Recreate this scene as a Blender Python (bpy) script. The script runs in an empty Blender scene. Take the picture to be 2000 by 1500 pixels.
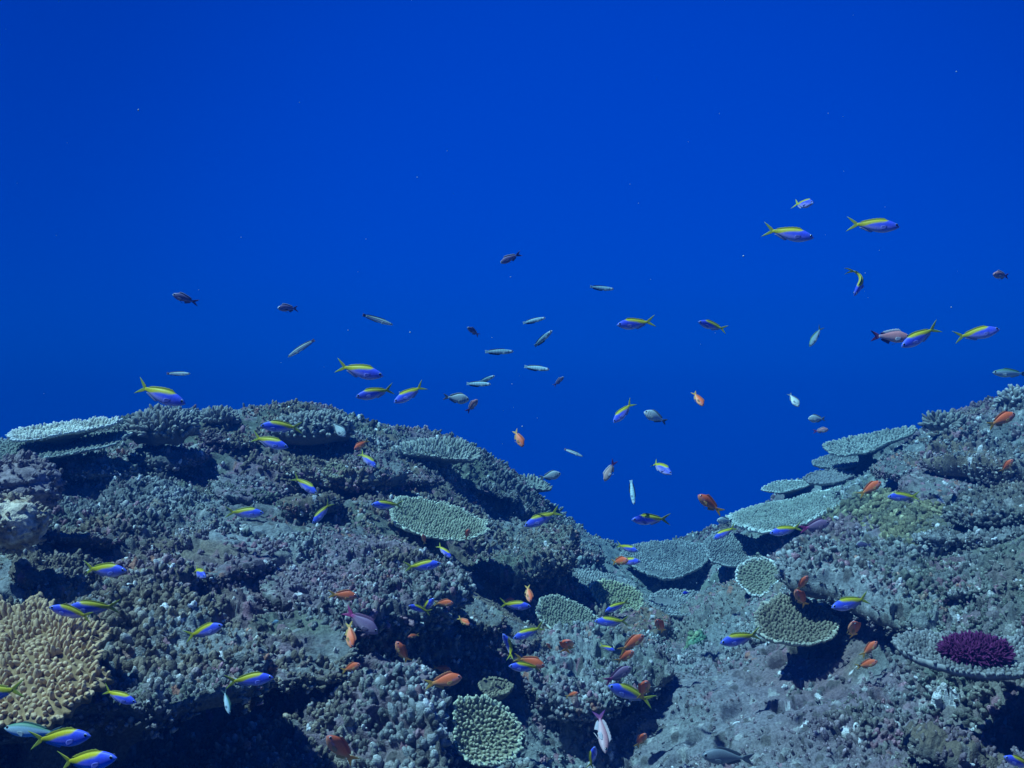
import bpy, math, random
import numpy as np
from mathutils import Vector, Matrix

random.seed(7)
RNG = np.random.default_rng(11)
scene = bpy.context.scene
COL = scene.collection

# ------------------------------------------------------------------ camera
F = 1732.0                      # focal length in photograph pixels (2000 wide)
CAM = np.array([0.0, 0.0, 2.0])
cd = bpy.data.cameras.new('camera')
cd.sensor_width = 36.0
cd.lens = 36.0 * F / 2000.0
cd.clip_start = 0.05
cd.clip_end = 500
cam = bpy.data.objects.new('camera', cd)
COL.objects.link(cam)
cam.location = CAM
cam.rotation_euler = (math.radians(90), 0, 0)
scene.camera = cam

# ------------------------------------------------------------------ world: daylight filtered by deep water
SUN_DIR = Vector((-0.45, -0.15, 0.88)).normalized()     # towards the sun
elev = math.asin(SUN_DIR.z)
azim = math.atan2(SUN_DIR.x, SUN_DIR.y)
w = bpy.data.worlds.new('World')
scene.world = w
w.use_nodes = True
nt = w.node_tree
nt.nodes.clear()
N = nt.nodes.new
L = nt.links.new
out = N('ShaderNodeOutputWorld')
sky = N('ShaderNodeTexSky')
sky.sky_type = 'NISHITA'
sky.sun_disc = False
sky.sun_elevation = elev
sky.sun_rotation = azim
filt = N('ShaderNodeMix'); filt.data_type = 'RGBA'; filt.blend_type = 'MULTIPLY'
filt.inputs['Factor'].default_value = 1.0
L(sky.outputs['Color'], filt.inputs['A'])
filt.inputs['B'].default_value = (0.0, 0.10, 0.55, 1)
bg1 = N('ShaderNodeBackground'); bg1.inputs['Strength'].default_value = 0.05
L(filt.outputs['Result'], bg1.inputs['Color'])
tc = N('ShaderNodeTexCoord')
dot = N('ShaderNodeVectorMath'); dot.operation = 'DOT_PRODUCT'
pk = Vector((0.12, 1.0, 0.12)).normalized()
dot.inputs[1].default_value = pk
L(tc.outputs['Generated'], dot.inputs[0])
ramp = N('ShaderNodeValToRGB')
cr = ramp.color_ramp
cr.interpolation = 'EASE'
cr.elements[0].position = 0.0; cr.elements[0].color = (0.0, 0.018, 0.14, 1)
cr.elements[1].position = 1.0; cr.elements[1].color = (0.0, 0.034, 0.365, 1)
e = cr.elements.new(0.80); e.color = (0.0, 0.018, 0.225, 1)
L(dot.outputs['Value'], ramp.inputs['Fac'])
bg2 = N('ShaderNodeBackground'); bg2.inputs['Strength'].default_value = 1.0
L(ramp.outputs['Color'], bg2.inputs['Color'])
add = N('ShaderNodeAddShader')
L(bg1.outputs[0], add.inputs[0]); L(bg2.outputs[0], add.inputs[1])
L(add.outputs[0], out.inputs['Surface'])

sd = bpy.data.lights.new('sun', 'SUN')
sd.energy = 5.0
sd.angle = math.radians(0.8)
sd.color = (0.60, 0.84, 1.0)
so = bpy.data.objects.new('sun', sd)
COL.objects.link(so)
so.rotation_euler = (-SUN_DIR).to_track_quat('-Z', 'Y').to_euler()
so.location = (0, 0, 8)

scene.view_settings.view_transform = 'Standard'
scene.view_settings.look = 'None'
scene.view_settings.exposure = 0.30
scene.view_settings.gamma = 1.0
try:
    scene.cycles.use_denoising = True
    scene.cycles.max_bounces = 6
    scene.cycles.volume_bounces = 1
except Exception:
    pass

# ------------------------------------------------------------------ numpy helpers
def hash2(ix, iy, seed):
    h = (ix.astype(np.int64) * 374761393 + iy.astype(np.int64) * 668265263 + seed * 982451653) & 0xFFFFFFFF
    h = ((h ^ (h >> 13)) * 1274126177) & 0xFFFFFFFF
    h = ((h ^ (h >> 16)) * 2246822519) & 0xFFFFFFFF
    h = h ^ (h >> 15)
    return (h & 0xFFFFFF) / float(0x1000000)

def vnoise(x, y, seed=0):
    ix, iy = np.floor(x), np.floor(y)
    fx, fy = x - ix, y - iy
    fx = fx * fx * fx * (fx * (fx * 6 - 15) + 10); fy = fy * fy * fy * (fy * (fy * 6 - 15) + 10)
    a = hash2(ix, iy, seed); b = hash2(ix + 1, iy, seed)
    c = hash2(ix, iy + 1, seed); d = hash2(ix + 1, iy + 1, seed)
    return (a * (1 - fx) + b * fx) * (1 - fy) + (c * (1 - fx) + d * fx) * fy

def fbm(x, y, seed=0, octv=4):
    s, a, t = 0.0, 1.0, 0.0
    for o in range(octv):
        s = s + a * vnoise(x * 2 ** o + 13.7 * o, y * 2 ** o - 7.1 * o, seed + o)
        t += a; a *= 0.5
    return s / t

def knobs(x, y, seed, rmin=0.30, rmax=0.62, keep=1.0):
    """Union of rounded knobs, one per jittered cell: height 0..1 and a random number per knob."""
    ix, iy = np.floor(x), np.floor(y)
    best = np.zeros_like(x); bid = np.full_like(x, 0.5)
    for dx in (-1, 0, 1):
        for dy in (-1, 0, 1):
            cx, cy = ix + dx, iy + dy
            px = cx + 0.15 + 0.7 * hash2(cx, cy, seed)
            py = cy + 0.15 + 0.7 * hash2(cx, cy, seed + 1)
            r = rmin + (rmax - rmin) * hash2(cx, cy, seed + 2)
            am = 0.35 + 0.65 * hash2(cx, cy, seed + 3)
            idv = hash2(cx, cy, seed + 4)
            d2 = ((x - px) ** 2 + (y - py) ** 2) / (r * r)
            h = am * np.sqrt(np.clip(1 - d2, 0, 1))
            if keep < 1:
                h = h * (hash2(cx, cy, seed + 5) < keep)
            m = h > best
            best = np.where(m, h, best); bid = np.where(m, idv, bid)
    return best, bid

def smooth(a, lo, hi):
    t = np.clip((a - lo) / (hi - lo), 0, 1)
    return t * t * (3 - 2 * t)

def mixc(a, b, t):
    a = np.asarray(a, float); b = np.asarray(b, float); t = np.asarray(t)[..., None]
    return a * (1 - t) + b * t

def mesh_np(name, verts, faces, cols=None, mat=None, parent=None, flat=False):
    """faces: list of (n,3) / (n,4) int arrays."""
    me = bpy.data.meshes.new(name)
    verts = np.asarray(verts, np.float32)
    me.vertices.add(len(verts)); me.vertices.foreach_set('co', verts.ravel())
    faces = [np.asarray(f, np.int32) for f in faces if len(f)]
    idx = np.concatenate([f.ravel() for f in faces])
    tot = np.concatenate([np.full(len(f), f.shape[1], np.int32) for f in faces])
    start = np.concatenate([[0], np.cumsum(tot)[:-1]]).astype(np.int32)
    me.loops.add(len(idx)); me.loops.foreach_set('vertex_index', idx)
    me.polygons.add(len(tot)); me.polygons.foreach_set('loop_start', start); me.polygons.foreach_set('loop_total', tot)
    me.polygons.foreach_set('use_smooth', np.full(len(tot), not flat))
    me.update(calc_edges=True); me.validate()
    if cols is not None:
        c4 = np.ones((len(verts), 4), np.float32); c4[:, :3] = cols
        at = me.color_attributes.new('Col', 'FLOAT_COLOR', 'POINT')
        at.data.foreach_set('color', c4.ravel())
    if mat is not None:
        me.materials.append(mat)
    o = bpy.data.objects.new(name, me)
    COL.objects.link(o)
    if parent is not None:
        o.parent = parent
    return o

def grid_faces(nr, nc, off=0, wrap=False):
    r = np.arange(nr - 1)[:, None]; m = nc if wrap else nc - 1
    c = np.arange(m)[None, :]; c2 = (c + 1) % nc
    return (np.stack([r * nc + c, r * nc + c2, (r + 1) * nc + c2, (r + 1) * nc + c], -1).reshape(-1, 4) + off)

def tag(o, label=None, cat=None, group=None, kind=None):
    if label: o['label'] = label
    if cat: o['category'] = cat
    if group: o['group'] = group
    if kind: o['kind'] = kind
    return o

def empty(name, loc):
    o = bpy.data.objects.new(name, None); COL.objects.link(o); o.location = loc
    o.empty_display_size = 0.05
    return o

def px(u, v, d):
    return np.stack([(np.asarray(u, float) - 1000) / F * d + CAM[0], np.asarray(d, float) + CAM[1] + 0 * np.asarray(u, float), -(np.asarray(v, float) - 750) / F * d + CAM[2]], -1)

# ------------------------------------------------------------------ materials
def material(name, rough=0.8, spec=0.2, noise=0.25, nscale=60.0, bump=0.0, bscale=180.0, bdist=0.004, rnd=0.0, speck=None, transl=0.0):
    m = bpy.data.materials.new(name); m.use_nodes = True
    t = m.node_tree; b = t.nodes['Principled BSDF']
    b.inputs['Roughness'].default_value = rough
    b.inputs['Specular IOR Level'].default_value = spec
    ca = t.nodes.new('ShaderNodeVertexColor'); ca.layer_name = 'Col'
    col = ca.outputs['Color']
    tcn = t.nodes.new('ShaderNodeTexCoord')
    if noise:
        nz = t.nodes.new('ShaderNodeTexNoise'); nz.inputs['Scale'].default_value = nscale; nz.inputs['Detail'].default_value = 4
        t.links.new(tcn.outputs['Object'], nz.inputs['Vector'])
        mr = t.nodes.new('ShaderNodeMapRange'); mr.inputs['From Min'].default_value = 0.3; mr.inputs['From Max'].default_value = 0.7
        mr.inputs['To Min'].default_value = 1 - noise; mr.inputs['To Max'].default_value = 1 + noise
        t.links.new(nz.outputs['Fac'], mr.inputs['Value'])
        mx = t.nodes.new('ShaderNodeMix'); mx.data_type = 'RGBA'; mx.blend_type = 'MULTIPLY'; mx.inputs['Factor'].default_value = 1
        t.links.new(col, mx.inputs['A']); t.links.new(mr.outputs['Result'], mx.inputs['B'])
        col = mx.outputs['Result']
    if speck:
        vz = t.nodes.new('ShaderNodeTexNoise'); vz.inputs['Scale'].default_value = speck[0]; vz.inputs['Detail'].default_value = 2
        t.links.new(tcn.outputs['Object'], vz.inputs['Vector'])
        m2 = t.nodes.new('ShaderNodeMapRange'); m2.inputs['From Min'].default_value = speck[1]; m2.inputs['From Max'].default_value = speck[1] + 0.06
        t.links.new(vz.outputs['Fac'], m2.inputs['Value'])
        mx = t.nodes.new('ShaderNodeMix'); mx.data_type = 'RGBA'
        t.links.new(m2.outputs['Result'], mx.inputs['Factor']); t.links.new(col, mx.inputs['A']); mx.inputs['B'].default_value = speck[2] + (1,)
        col = mx.outputs['Result']
    if rnd:
        oi = t.nodes.new('ShaderNodeObjectInfo')
        hs = t.nodes.new('ShaderNodeHueSaturation')
        mr = t.nodes.new('ShaderNodeMapRange'); mr.inputs['To Min'].default_value = 1 - rnd; mr.inputs['To Max'].default_value = 1 + rnd
        t.links.new(oi.outputs['Random'], mr.inputs['Value']); t.links.new(mr.outputs['Result'], hs.inputs['Value'])
        t.links.new(col, hs.inputs['Color']); col = hs.outputs['Color']
    t.links.new(col, b.inputs['Base Color'])
    if bump:
        nb = t.nodes.new('ShaderNodeTexNoise'); nb.inputs['Scale'].default_value = bscale; nb.inputs['Detail'].default_value = 5
        t.links.new(tcn.outputs['Object'], nb.inputs['Vector'])
        bp = t.nodes.new('ShaderNodeBump'); bp.inputs['Strength'].default_value = bump; bp.inputs['Distance'].default_value = bdist
        t.links.new(nb.outputs['Fac'], bp.inputs['Height']); t.links.new(bp.outputs['Normal'], b.inputs['Normal'])
    if transl:
        tr = t.nodes.new('ShaderNodeBsdfTranslucent'); t.links.new(col, tr.inputs['Color'])
        ms = t.nodes.new('ShaderNodeMixShader'); ms.inputs[0].default_value = transl
        t.links.new(b.outputs[0], ms.inputs[1]); t.links.new(tr.outputs[0], ms.inputs[2])
        t.links.new(ms.outputs[0], t.nodes['Material Output'].inputs['Surface'])
    return m

M_REEF = material('reef_rock', 0.9, 0.12, 0.38, 110, 0.9, 260, 0.006)
M_LIVE = material('living_coral', 0.8, 0.15, 0.2, 90, 0.3, 300, 0.003)
M_SOFT = material('soft_coral', 0.7, 0.2, 0.25, 60, 0.2, 200, 0.003, transl=0.25)
M_FISH = material('fish_skin', 0.5, 0.3, 0.10, 40, rnd=0.14)
M_FIN = material('fish_fin', 0.5, 0.3, 0.12, 30, rnd=0.10, transl=0.35)
M_EYE = material('fish_eye', 0.15, 0.6, 0.0)

# ------------------------------------------------------------------ terrain base surface from depth soundings (u, v, depth)
COLS = [
    (-520, [(900, 3.2), (1000, 2.7), (1150, 2.15), (1300, 1.8), (1500, 1.5)]),
    (0,    [(893, 3.9), (1000, 3.05), (1150, 2.4), (1300, 2.0), (1420, 1.85), (1560, 1.65)]),
    (250,  [(835, 4.8), (950, 3.8), (1100, 2.95), (1250, 2.45), (1400, 2.1), (1560, 1.85)]),
    (500,  [(808, 5.3), (900, 4.5), (1050, 3.5), (1200, 2.8), (1350, 2.4), (1560, 2.05)]),
    (650,  [(820, 5.4), (910, 4.6), (1050, 3.6), (1200, 2.95), (1350, 2.55), (1560, 2.15)]),
    (800,  [(850, 5.5), (950, 4.7), (1050, 3.9), (1150, 3.35), (1300, 2.8), (1560, 2.3)]),
    (930,  [(905, 5.6), (1000, 4.8), (1100, 4.05), (1200, 3.5), (1320, 3.0), (1560, 2.45)]),
    (1040, [(980, 5.8), (1060, 5.0), (1150, 4.3), (1250, 3.6), (1350, 3.1), (1560, 2.5)]),
    (1120, [(1035, 6.1), (1100, 5.2), (1180, 4.4), (1280, 3.6), (1380, 3.1), (1560, 2.55)]),
    (1220, [(1083, 6.9), (1140, 5.6), (1200, 4.7), (1300, 3.75), (1400, 3.15), (1560, 2.6)]),
    (1320, [(1072, 7.2), (1130, 5.7), (1200, 4.65), (1300, 3.7), (1400, 3.1), (1560, 2.55)]),
    (1420, [(1045, 7.0), (1110, 5.5), (1200, 4.4), (1300, 3.6), (1400, 3.05), (1560, 2.5)]),
    (1540, [(965, 6.6), (1040, 5.2), (1120, 4.3), (1220, 3.6), (1320, 3.1), (1560, 2.4)]),
    (1680, [(893, 6.4), (980, 5.0), (1080, 4.05), (1180, 3.45), (1300, 2.9), (1560, 2.25)]),
    (1830, [(825, 6.0), (930, 4.6), (1040, 3.75), (1150, 3.2), (1300, 2.65), (1560, 2.1)]),
    (2000, [(783, 5.6), (900, 4.2), (1000, 3.5), (1150, 2.85), (1300, 2.4), (1560, 1.95)]),
    (2520, [(700, 4.6), (850, 3.5), (1000, 2.8), (1200, 2.2), (1560, 1.6)]),
]
pts = []
for u, col in COLS:
    for v, d in col:
        pts.append(px(u, v, d))
    v0, d0 = col[0]
    for dd, dz in ((0.7, 0.16), (1.6, 0.75), (3.5, 2.4), (8, 5.5), (16, 9.5)):
        p = px(u, v0, d0); s = (d0 + dd) / d0
        pts.append(np.array([p[0] * s, p[1] + dd, p[2] - dz]))
    p = px(u, col[-1][0], col[-1][1]); s = 0.55
    pts.append(np.array([p[0] * s, p[1] * s, p[2] - 0.03]))
pts = np.array(pts)

def _k(r2):
    return np.where(r2 > 1e-12, r2 * np.log(r2 + 1e-12), 0.0)

nP = len(pts)
A = np.zeros((nP + 3, nP + 3))
dx = pts[:, None, :2] - pts[None, :, :2]
A[:nP, :nP] = _k((dx ** 2).sum(-1)) + np.eye(nP) * 0.02
A[:nP, nP] = 1; A[:nP, nP + 1:] = pts[:, :2]
A[nP, :nP] = 1; A[nP + 1:, :nP] = pts[:, :2].T
sol = np.linalg.solve(A, np.concatenate([pts[:, 2], [0, 0, 0]]))
GX = np.arange(-14, 14.01, 0.06); GY = np.arange(0.3, 26.01, 0.06)
gx, gy = np.meshgrid(GX, GY)
GZ = sol[nP] + sol[nP + 1] * gx + sol[nP + 2] * gy
for i in range(nP):
    GZ += sol[i] * _k((gx - pts[i, 0]) ** 2 + (gy - pts[i, 1]) ** 2)

def base_h(x, y):
    fx = np.clip((x - GX[0]) / 0.06, 0, len(GX) - 1.001); fy = np.clip((y - GY[0]) / 0.06, 0, len(GY) - 1.001)
    ix, iy = fx.astype(int), fy.astype(int); tx, ty = fx - ix, fy - iy
    return (GZ[iy, ix] * (1 - tx) + GZ[iy, ix + 1] * tx) * (1 - ty) + (GZ[iy + 1, ix] * (1 - tx) + GZ[iy + 1, ix + 1] * tx) * ty

DS = np.geomspace(0.9, 14, 700)
def tdepth(u, v, hf=None):
    """depth at which the ray through a pixel meets the base surface (no hollows or knobs)"""
    u = np.atleast_1d(np.asarray(u, float)); v = np.atleast_1d(np.asarray(v, float))
    X = (u[:, None] - 1000) / F * DS; Z = -(v[:, None] - 750) / F * DS + CAM[2]
    gap = Z - (hf or base_h)(X, np.broadcast_to(DS, X.shape))
    hit = gap < 0
    k = hit.argmax(1)
    near = np.where(DS < 7.5, gap / DS, 9).argmin(1)      # rays above the skyline: where they pass closest
    return np.where(hit.any(1) & (DS[k] < 8), DS[k], DS[near])

# hollows under the ledges: (u, v, radius m, depth m)
HOLLOWS = [(120, 1440, 0.30, 0.28), (330, 1430, 0.26, 0.28), (-60, 1450, 0.25, 0.25), (420, 1440, 0.18, 0.20),
           (740, 1280, 0.22, 0.20), (870, 1270, 0.22, 0.22), (940, 1330, 0.16, 0.15), (640, 1345, 0.14, 0.10),
           (560, 1350, 0.14, 0.12), (930, 1100, 0.22, 0.11), (1040, 1170, 0.24, 0.11), (880, 1060, 0.2, 0.10),
           (1100, 1420, 0.2, 0.15), (1200, 1420, 0.2, 0.15), (1330, 1240, 0.16, 0.14), (1400, 1140, 0.25, 0.15),
           (1330, 1150, 0.2, 0.14), (1550, 1290, 0.18, 0.06), (1660, 1290, 0.18, 0.07), (1840, 1330, 0.18, 0.15),
           (1960, 1335, 0.18, 0.15), (2080, 1335, 0.18, 0.15), (1950, 950, 0.2, 0.14), (600, 960, 0.22, 0.12), (690, 950, 0.16, 0.10), (100, 1010, 0.18, 0.12), (150, 960, 0.12, 0.08),
           (1480, 1100, 0.2, 0.12), (1010, 1440, 0.14, 0.12), (250, 1000, 0.10, 0.06)]
HW = []
for u, v, r, dp in HOLLOWS:
    d = tdepth(u, v)[0]; p = px(u, v, d)
    HW.append((p[0], p[1], r, dp))

def ground_h(x, y):
    z = base_h(x, y)
    for hx, hy, r, dp in HW:
        z = z - dp * np.exp(-((x - hx) ** 2 + ((y - hy) * 0.9) ** 2) / (r * r))
    return z

GULLY = px([1215, 1300, 1400, 1420, 1370, 1330, 1400, 1450], [1100, 1170, 1200, 1260, 1320, 1400, 1460, 1540], tdepth([1215, 1300, 1400, 1420, 1370, 1330, 1400, 1450], [1100, 1170, 1200, 1260, 1320, 1400, 1460, 1540]))
def gully(x, y):
    best = np.full(np.shape(x), 9.0)
    for p, q in zip(GULLY[:-1], GULLY[1:]):
        ex, ey = q[0] - p[0], q[1] - p[1]
        t = np.clip(((x - p[0]) * ex + (y - p[1]) * ey) / (ex * ex + ey * ey), 0, 1)
        best = np.minimum(best, (x - p[0] - t * ex) ** 2 + (y - p[1] - t * ey) ** 2)
    return np.exp(-best / 0.24 ** 2)

def reef_cols(x, y, kh, kid, n1, n2, seed=0):
    """albedo of dead, overgrown coral: grey-buff with coralline pink, pale bleached tips and dark turf"""
    p1 = fbm(x * 1.1 + 7, y * 1.1, 141, 3); p2 = fbm(x * 1.7, y * 1.7 + 5, 151, 3)
    c = mixc((0.19, 0.195, 0.185), (0.33, 0.345, 0.34), smooth(n1, 0.3, 0.7))
    c = mixc(c, (0.24, 0.18, 0.115), smooth(p1, 0.54, 0.64) * 0.75)
    c = mixc(c, (0.25, 0.165, 0.205), smooth(p2, 0.55, 0.65) * 0.7)
    c = mixc(c, (0.17, 0.20, 0.11), smooth(p1, 0.44, 0.36) * smooth(p2, 0.42, 0.5) * 0.5)
    c = mixc(c * 0.84, (0.25, 0.285, 0.28), 0.5 * gully(x, y))
    c = mixc(c, (0.10, 0.09, 0.08), smooth(kid, 0.55, 0.62) * (1 - smooth(kid, 0.70, 0.74)) * 0.8)
    c = mixc(c, (0.30, 0.17, 0.20), smooth(kid, 0.74, 0.78) * (1 - smooth(kid, 0.86, 0.88)) * smooth(n2, 0.42, 0.6))
    c = mixc(c, (0.42, 0.41, 0.39), smooth(kid, 0.90, 0.93) * 0.7)
    c = mixc(c, (0.72, 0.70, 0.70), smooth(kid, 0.985, 0.99))
    c = mixc(c, (0.36, 0.18, 0.13), smooth(n2, 0.66, 0.74) * smooth(kid, 0.3, 0.36) * (1 - smooth(kid, 0.44, 0.5)))
    return c

def reef_relief(x, y, rough=1.0, seed=0, cell=0.028):
    """height (m) of knobby dead coral at surface coordinates in metres, with its colours"""
    wx = x + 0.02 * (fbm(x * 18, y * 18, 71 + seed, 2) - 0.5); wy = y + 0.02 * (fbm(x * 18, y * 18, 83 + seed, 2) - 0.5)
    n1 = fbm(x * 2.2, y * 2.2, 5 + seed, 4); n2 = fbm(x * 4.3, y * 4.3, 9 + seed, 3)
    k1, id1 = knobs(wx / cell, wy / cell, 100 + seed, 0.34, 0.60)
    k2, _ = knobs(wx / (cell * 2.2), wy / (cell * 2.2), 200 + seed, 0.4, 0.7)
    k3, _ = knobs(wx / (cell * 0.46), wy / (cell * 0.46), 300 + seed, 0.34, 0.62)
    pit, _ = knobs(wx / 0.13, wy / 0.13, 400 + seed, 0.12, 0.34, 0.75)
    sm = smooth(fbm(x * 1.3, y * 1.3, 31 + seed, 3), 0.38, 0.54)          # 0 = silty smooth, 1 = knobby
    am = (0.30 + 0.70 * sm) * rough
    q = fbm(x * 1.5, y * 2.2, 53 + seed, 4) * 9
    ter = (np.floor(q) + smooth(q - np.floor(q), 0.0, 0.22)) / 9
    h = am * (cell * 0.55 * k1 + cell * 0.9 * k2 + cell * 0.30 * k3) + 0.04 * rough * (fbm(x * 5, y * 5, 17 + seed, 4) - 0.5)
    h = h + 0.20 * min(rough, 1.0) * (ter - 0.5) - 0.085 * rough * pit * (1.0 - 0.35 * sm)
    c = reef_cols(x, y, k1, id1, n1, n2, seed)
    return h, c

def finger_mesh(base, dirs, length, rad, cb, ct, sides=6, rs=None, lv=None, irr=0.22):
    """many small tapering branchlets; base (n,3), dirs (n,3), length (n,), rad (n,)"""
    n = len(base)
    rs = rs or RNG
    d = dirs / np.linalg.norm(dirs, axis=1)[:, None]
    ref = np.where(np.abs(d[:, 2:3]) < 0.9, np.array([[0, 0, 1.0]]), np.array([[1.0, 0, 0]]))
    e1 = np.cross(d, ref); e1 /= np.linalg.norm(e1, axis=1)[:, None]; e2 = np.cross(d, e1)
    lv = lv or [(-0.25, 1.05), (0.35, 0.95), (0.75, 0.72), (0.95, 0.40), (1.02, 0.08)]
    ang = np.linspace(0, 2 * math.pi, sides, endpoint=False)
    V, C = [], []
    lean = rs.normal(0, 0.12, (n, 2))
    wob = 1 + rs.uniform(-irr, irr, (n, len(lv), sides))
    for j, (t, rr) in enumerate(lv):
        ctr = base + d * (length * t)[:, None] + (e1 * lean[:, :1] + e2 * lean[:, 1:]) * (length * t * abs(t))[:, None]
        ring = ctr[:, None, :] + (np.cos(ang)[None, :, None] * e1[:, None, :] + np.sin(ang)[None, :, None] * e2[:, None, :]) * (rad[:, None] * rr * wob[:, j])[:, :, None]
        V.append(ring)
        C.append(np.broadcast_to(mixc(cb, ct, np.full(n, max(0, min(1, (t - 0.3) * 1.5)))).reshape(n, 1, 3), (n, sides, 3)))
    V = np.stack(V, 1).reshape(-1, 3); C = np.stack(C, 1).reshape(-1, 3)
    f = grid_faces(len(lv), sides, 0, True)
    faces = (f[None] + (np.arange(n) * len(lv) * sides)[:, None, None]).reshape(-1, 4)
    return V, faces, C

NUB = [(-0.45, 0.62), (0.15, 1.0), (0.58, 0.98), (0.88, 0.62), (1.0, 0.14)]
def nubs(base, nrm, kid, size, rs, lobes=4):
    """stubby clusters of lobed dead coral: (verts, faces, colours)"""
    n = len(base)
    szn = (0.36 + 1.05 * vnoise(base[:, 0] * 5, base[:, 1] * 5 + base[:, 2] * 5, 77)) * (1 - 0.45 * gully(base[:, 0], base[:, 1]))
    rad = size * szn * rs.uniform(0.6, 1.15, n)
    ax = nrm + np.array([0, 0, 0.3]) + rs.normal(0, 0.22, base.shape)
    ax /= np.linalg.norm(ax, axis=1)[:, None]
    c = reef_cols(base[:, 0] + 0.3 * base[:, 2], base[:, 1], None, kid, fbm(base[:, 0] * 2.2, base[:, 1] * 2.2, 5, 4), fbm(base[:, 0] * 4.3, base[:, 1] * 4.3, 9, 3))
    c = c * rs.uniform(0.8, 1.2, (n, 1))
    m = rs.integers(max(1, lobes - 2), lobes + 1, n)
    k = np.repeat(np.arange(n), m)
    off = rs.normal(0, 1, (len(k), 3)); off -= ax[k] * (off * ax[k]).sum(1)[:, None]
    off /= np.linalg.norm(off, axis=1)[:, None] + 1e-6
    first = np.concatenate([[True], k[1:] != k[:-1]])
    sp_ = np.where(first, 0.15, rs.uniform(0.5, 0.95, len(k)))
    bs = base[k] + off * (rad[k] * sp_)[:, None]
    dirs = ax[k] + off * (0.55 * sp_)[:, None] + rs.normal(0, 0.18, bs.shape)
    lr = rad[k] * np.where(first, rs.uniform(0.55, 0.8, len(k)), rs.uniform(0.32, 0.62, len(k)))
    ln = rad[k] * np.where(first, rs.uniform(1.3, 2.4, len(k)), rs.uniform(0.6, 1.7, len(k)))
    cc = c[k] * rs.uniform(0.85, 1.15, (len(k), 1))
    tip = np.clip(cc * (0.9 + 1.3 * rs.uniform(0, 1, (len(k), 1)) ** 2), 0, 0.78)
    return finger_mesh(bs, dirs, ln, lr, cc, tip, 6, rs, NUB, 0.32)

# ------------------------------------------------------------------ the sea bed sheet
nu, nd = 1250, 1060
uu = np.linspace(-620, 2620, nu)
dd = np.concatenate([np.geomspace(1.25, 7.8, 980, endpoint=False), np.geomspace(7.8, 24, nd - 980)])
U, D = np.meshgrid(uu, dd)
X = (U - 1000) / F * D; Y = D
Z = ground_h(X, Y)
h, c = reef_relief(X, Y, 1.0, 0)
slope_x = np.gradient(Z, axis=1) / np.gradient(X, axis=1)
slope_y = np.gradient(Z, axis=0) / np.gradient(Y, axis=0)
nl = np.sqrt(1 + slope_x ** 2 + slope_y ** 2)
X2 = X - h * slope_x / nl * 0.7; Y2 = Y - h * slope_y / nl * 0.7; Z2 = Z + h / nl
rsn = np.random.default_rng(77)
NB = []
for y0, y1, sp, lb in ((1.35, 2.6, 0.0185, 4), (2.6, 4.2, 0.0195, 4), (4.2, 7.4, 0.023, 3)):
    ax, ay = np.meshgrid(np.arange(-0.66 * y1 - 0.3, 0.66 * y1 + 0.3, sp), np.arange(y0, y1, sp))
    ax = (ax + rsn.uniform(-0.5, 0.5, ax.shape) * sp).ravel(); ay = (ay + rsn.uniform(-0.5, 0.5, ay.shape) * sp).ravel()
    den = smooth(fbm(ax * 1.3, ay * 1.3, 31, 3), 0.38, 0.54) * 0.66 + 0.22 + 0.7 * (fbm(ax * 7, ay * 7, 35, 2) - 0.5)
    den = np.maximum(den, 0.85 * gully(ax, ay) * (0.35 + vnoise(ax * 9, ay * 9, 5)))
    keep = (np.abs(ax) < 0.66 * ay + 0.3) & (rsn.uniform(0, 1, ax.shape) < den)
    ax, ay = ax[keep], ay[keep]
    e = 0.03
    z0 = ground_h(ax, ay); hh, _ = reef_relief(ax, ay, 1.0, 0)
    nr_ = np.stack([-(ground_h(ax + e, ay) - z0) / e, -(ground_h(ax, ay + e) - z0) / e, np.ones_like(ax)], -1)
    nr_ /= np.linalg.norm(nr_, axis=1)[:, None]
    bs = np.stack([ax, ay, z0], -1) + nr_ * (hh - 0.003)[:, None]
    NB.append(nubs(bs, nr_, rsn.uniform(0, 1, len(bs)), sp * 0.62, rsn, lb))
gv = np.stack([X2, Y2, Z2], -1).reshape(-1, 3)
SV, SF, SC, o_ = [gv], [grid_faces(nd, nu)], [c.reshape(-1, 3)], len(gv)
for v_, f_, c_ in NB:
    SV.append(v_); SF.append(f_ + o_); SC.append(c_); o_ += len(v_)
del X2, Y2, Z2, U, D, X, Y, Z, h, c, gv, NB

# ------------------------------------------------------------------ plates and ledges
def resample(poly, n):
    """closed smooth outline through poly (k,2) -> n points"""
    P = np.asarray(poly, float); k = len(P)
    t = np.linspace(0, k, n, endpoint=False); i = t.astype(int); f = (t - i)[:, None]
    p0, p1, p2, p3 = P[(i - 1) % k], P[i % k], P[(i + 1) % k], P[(i + 2) % k]
    return 0.5 * (2 * p1 + (p2 - p0) * f + (2 * p0 - 5 * p1 + 4 * p2 - p3) * f ** 2 + (3 * p1 - p0 - 3 * p2 + p3) * f ** 3)

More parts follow.
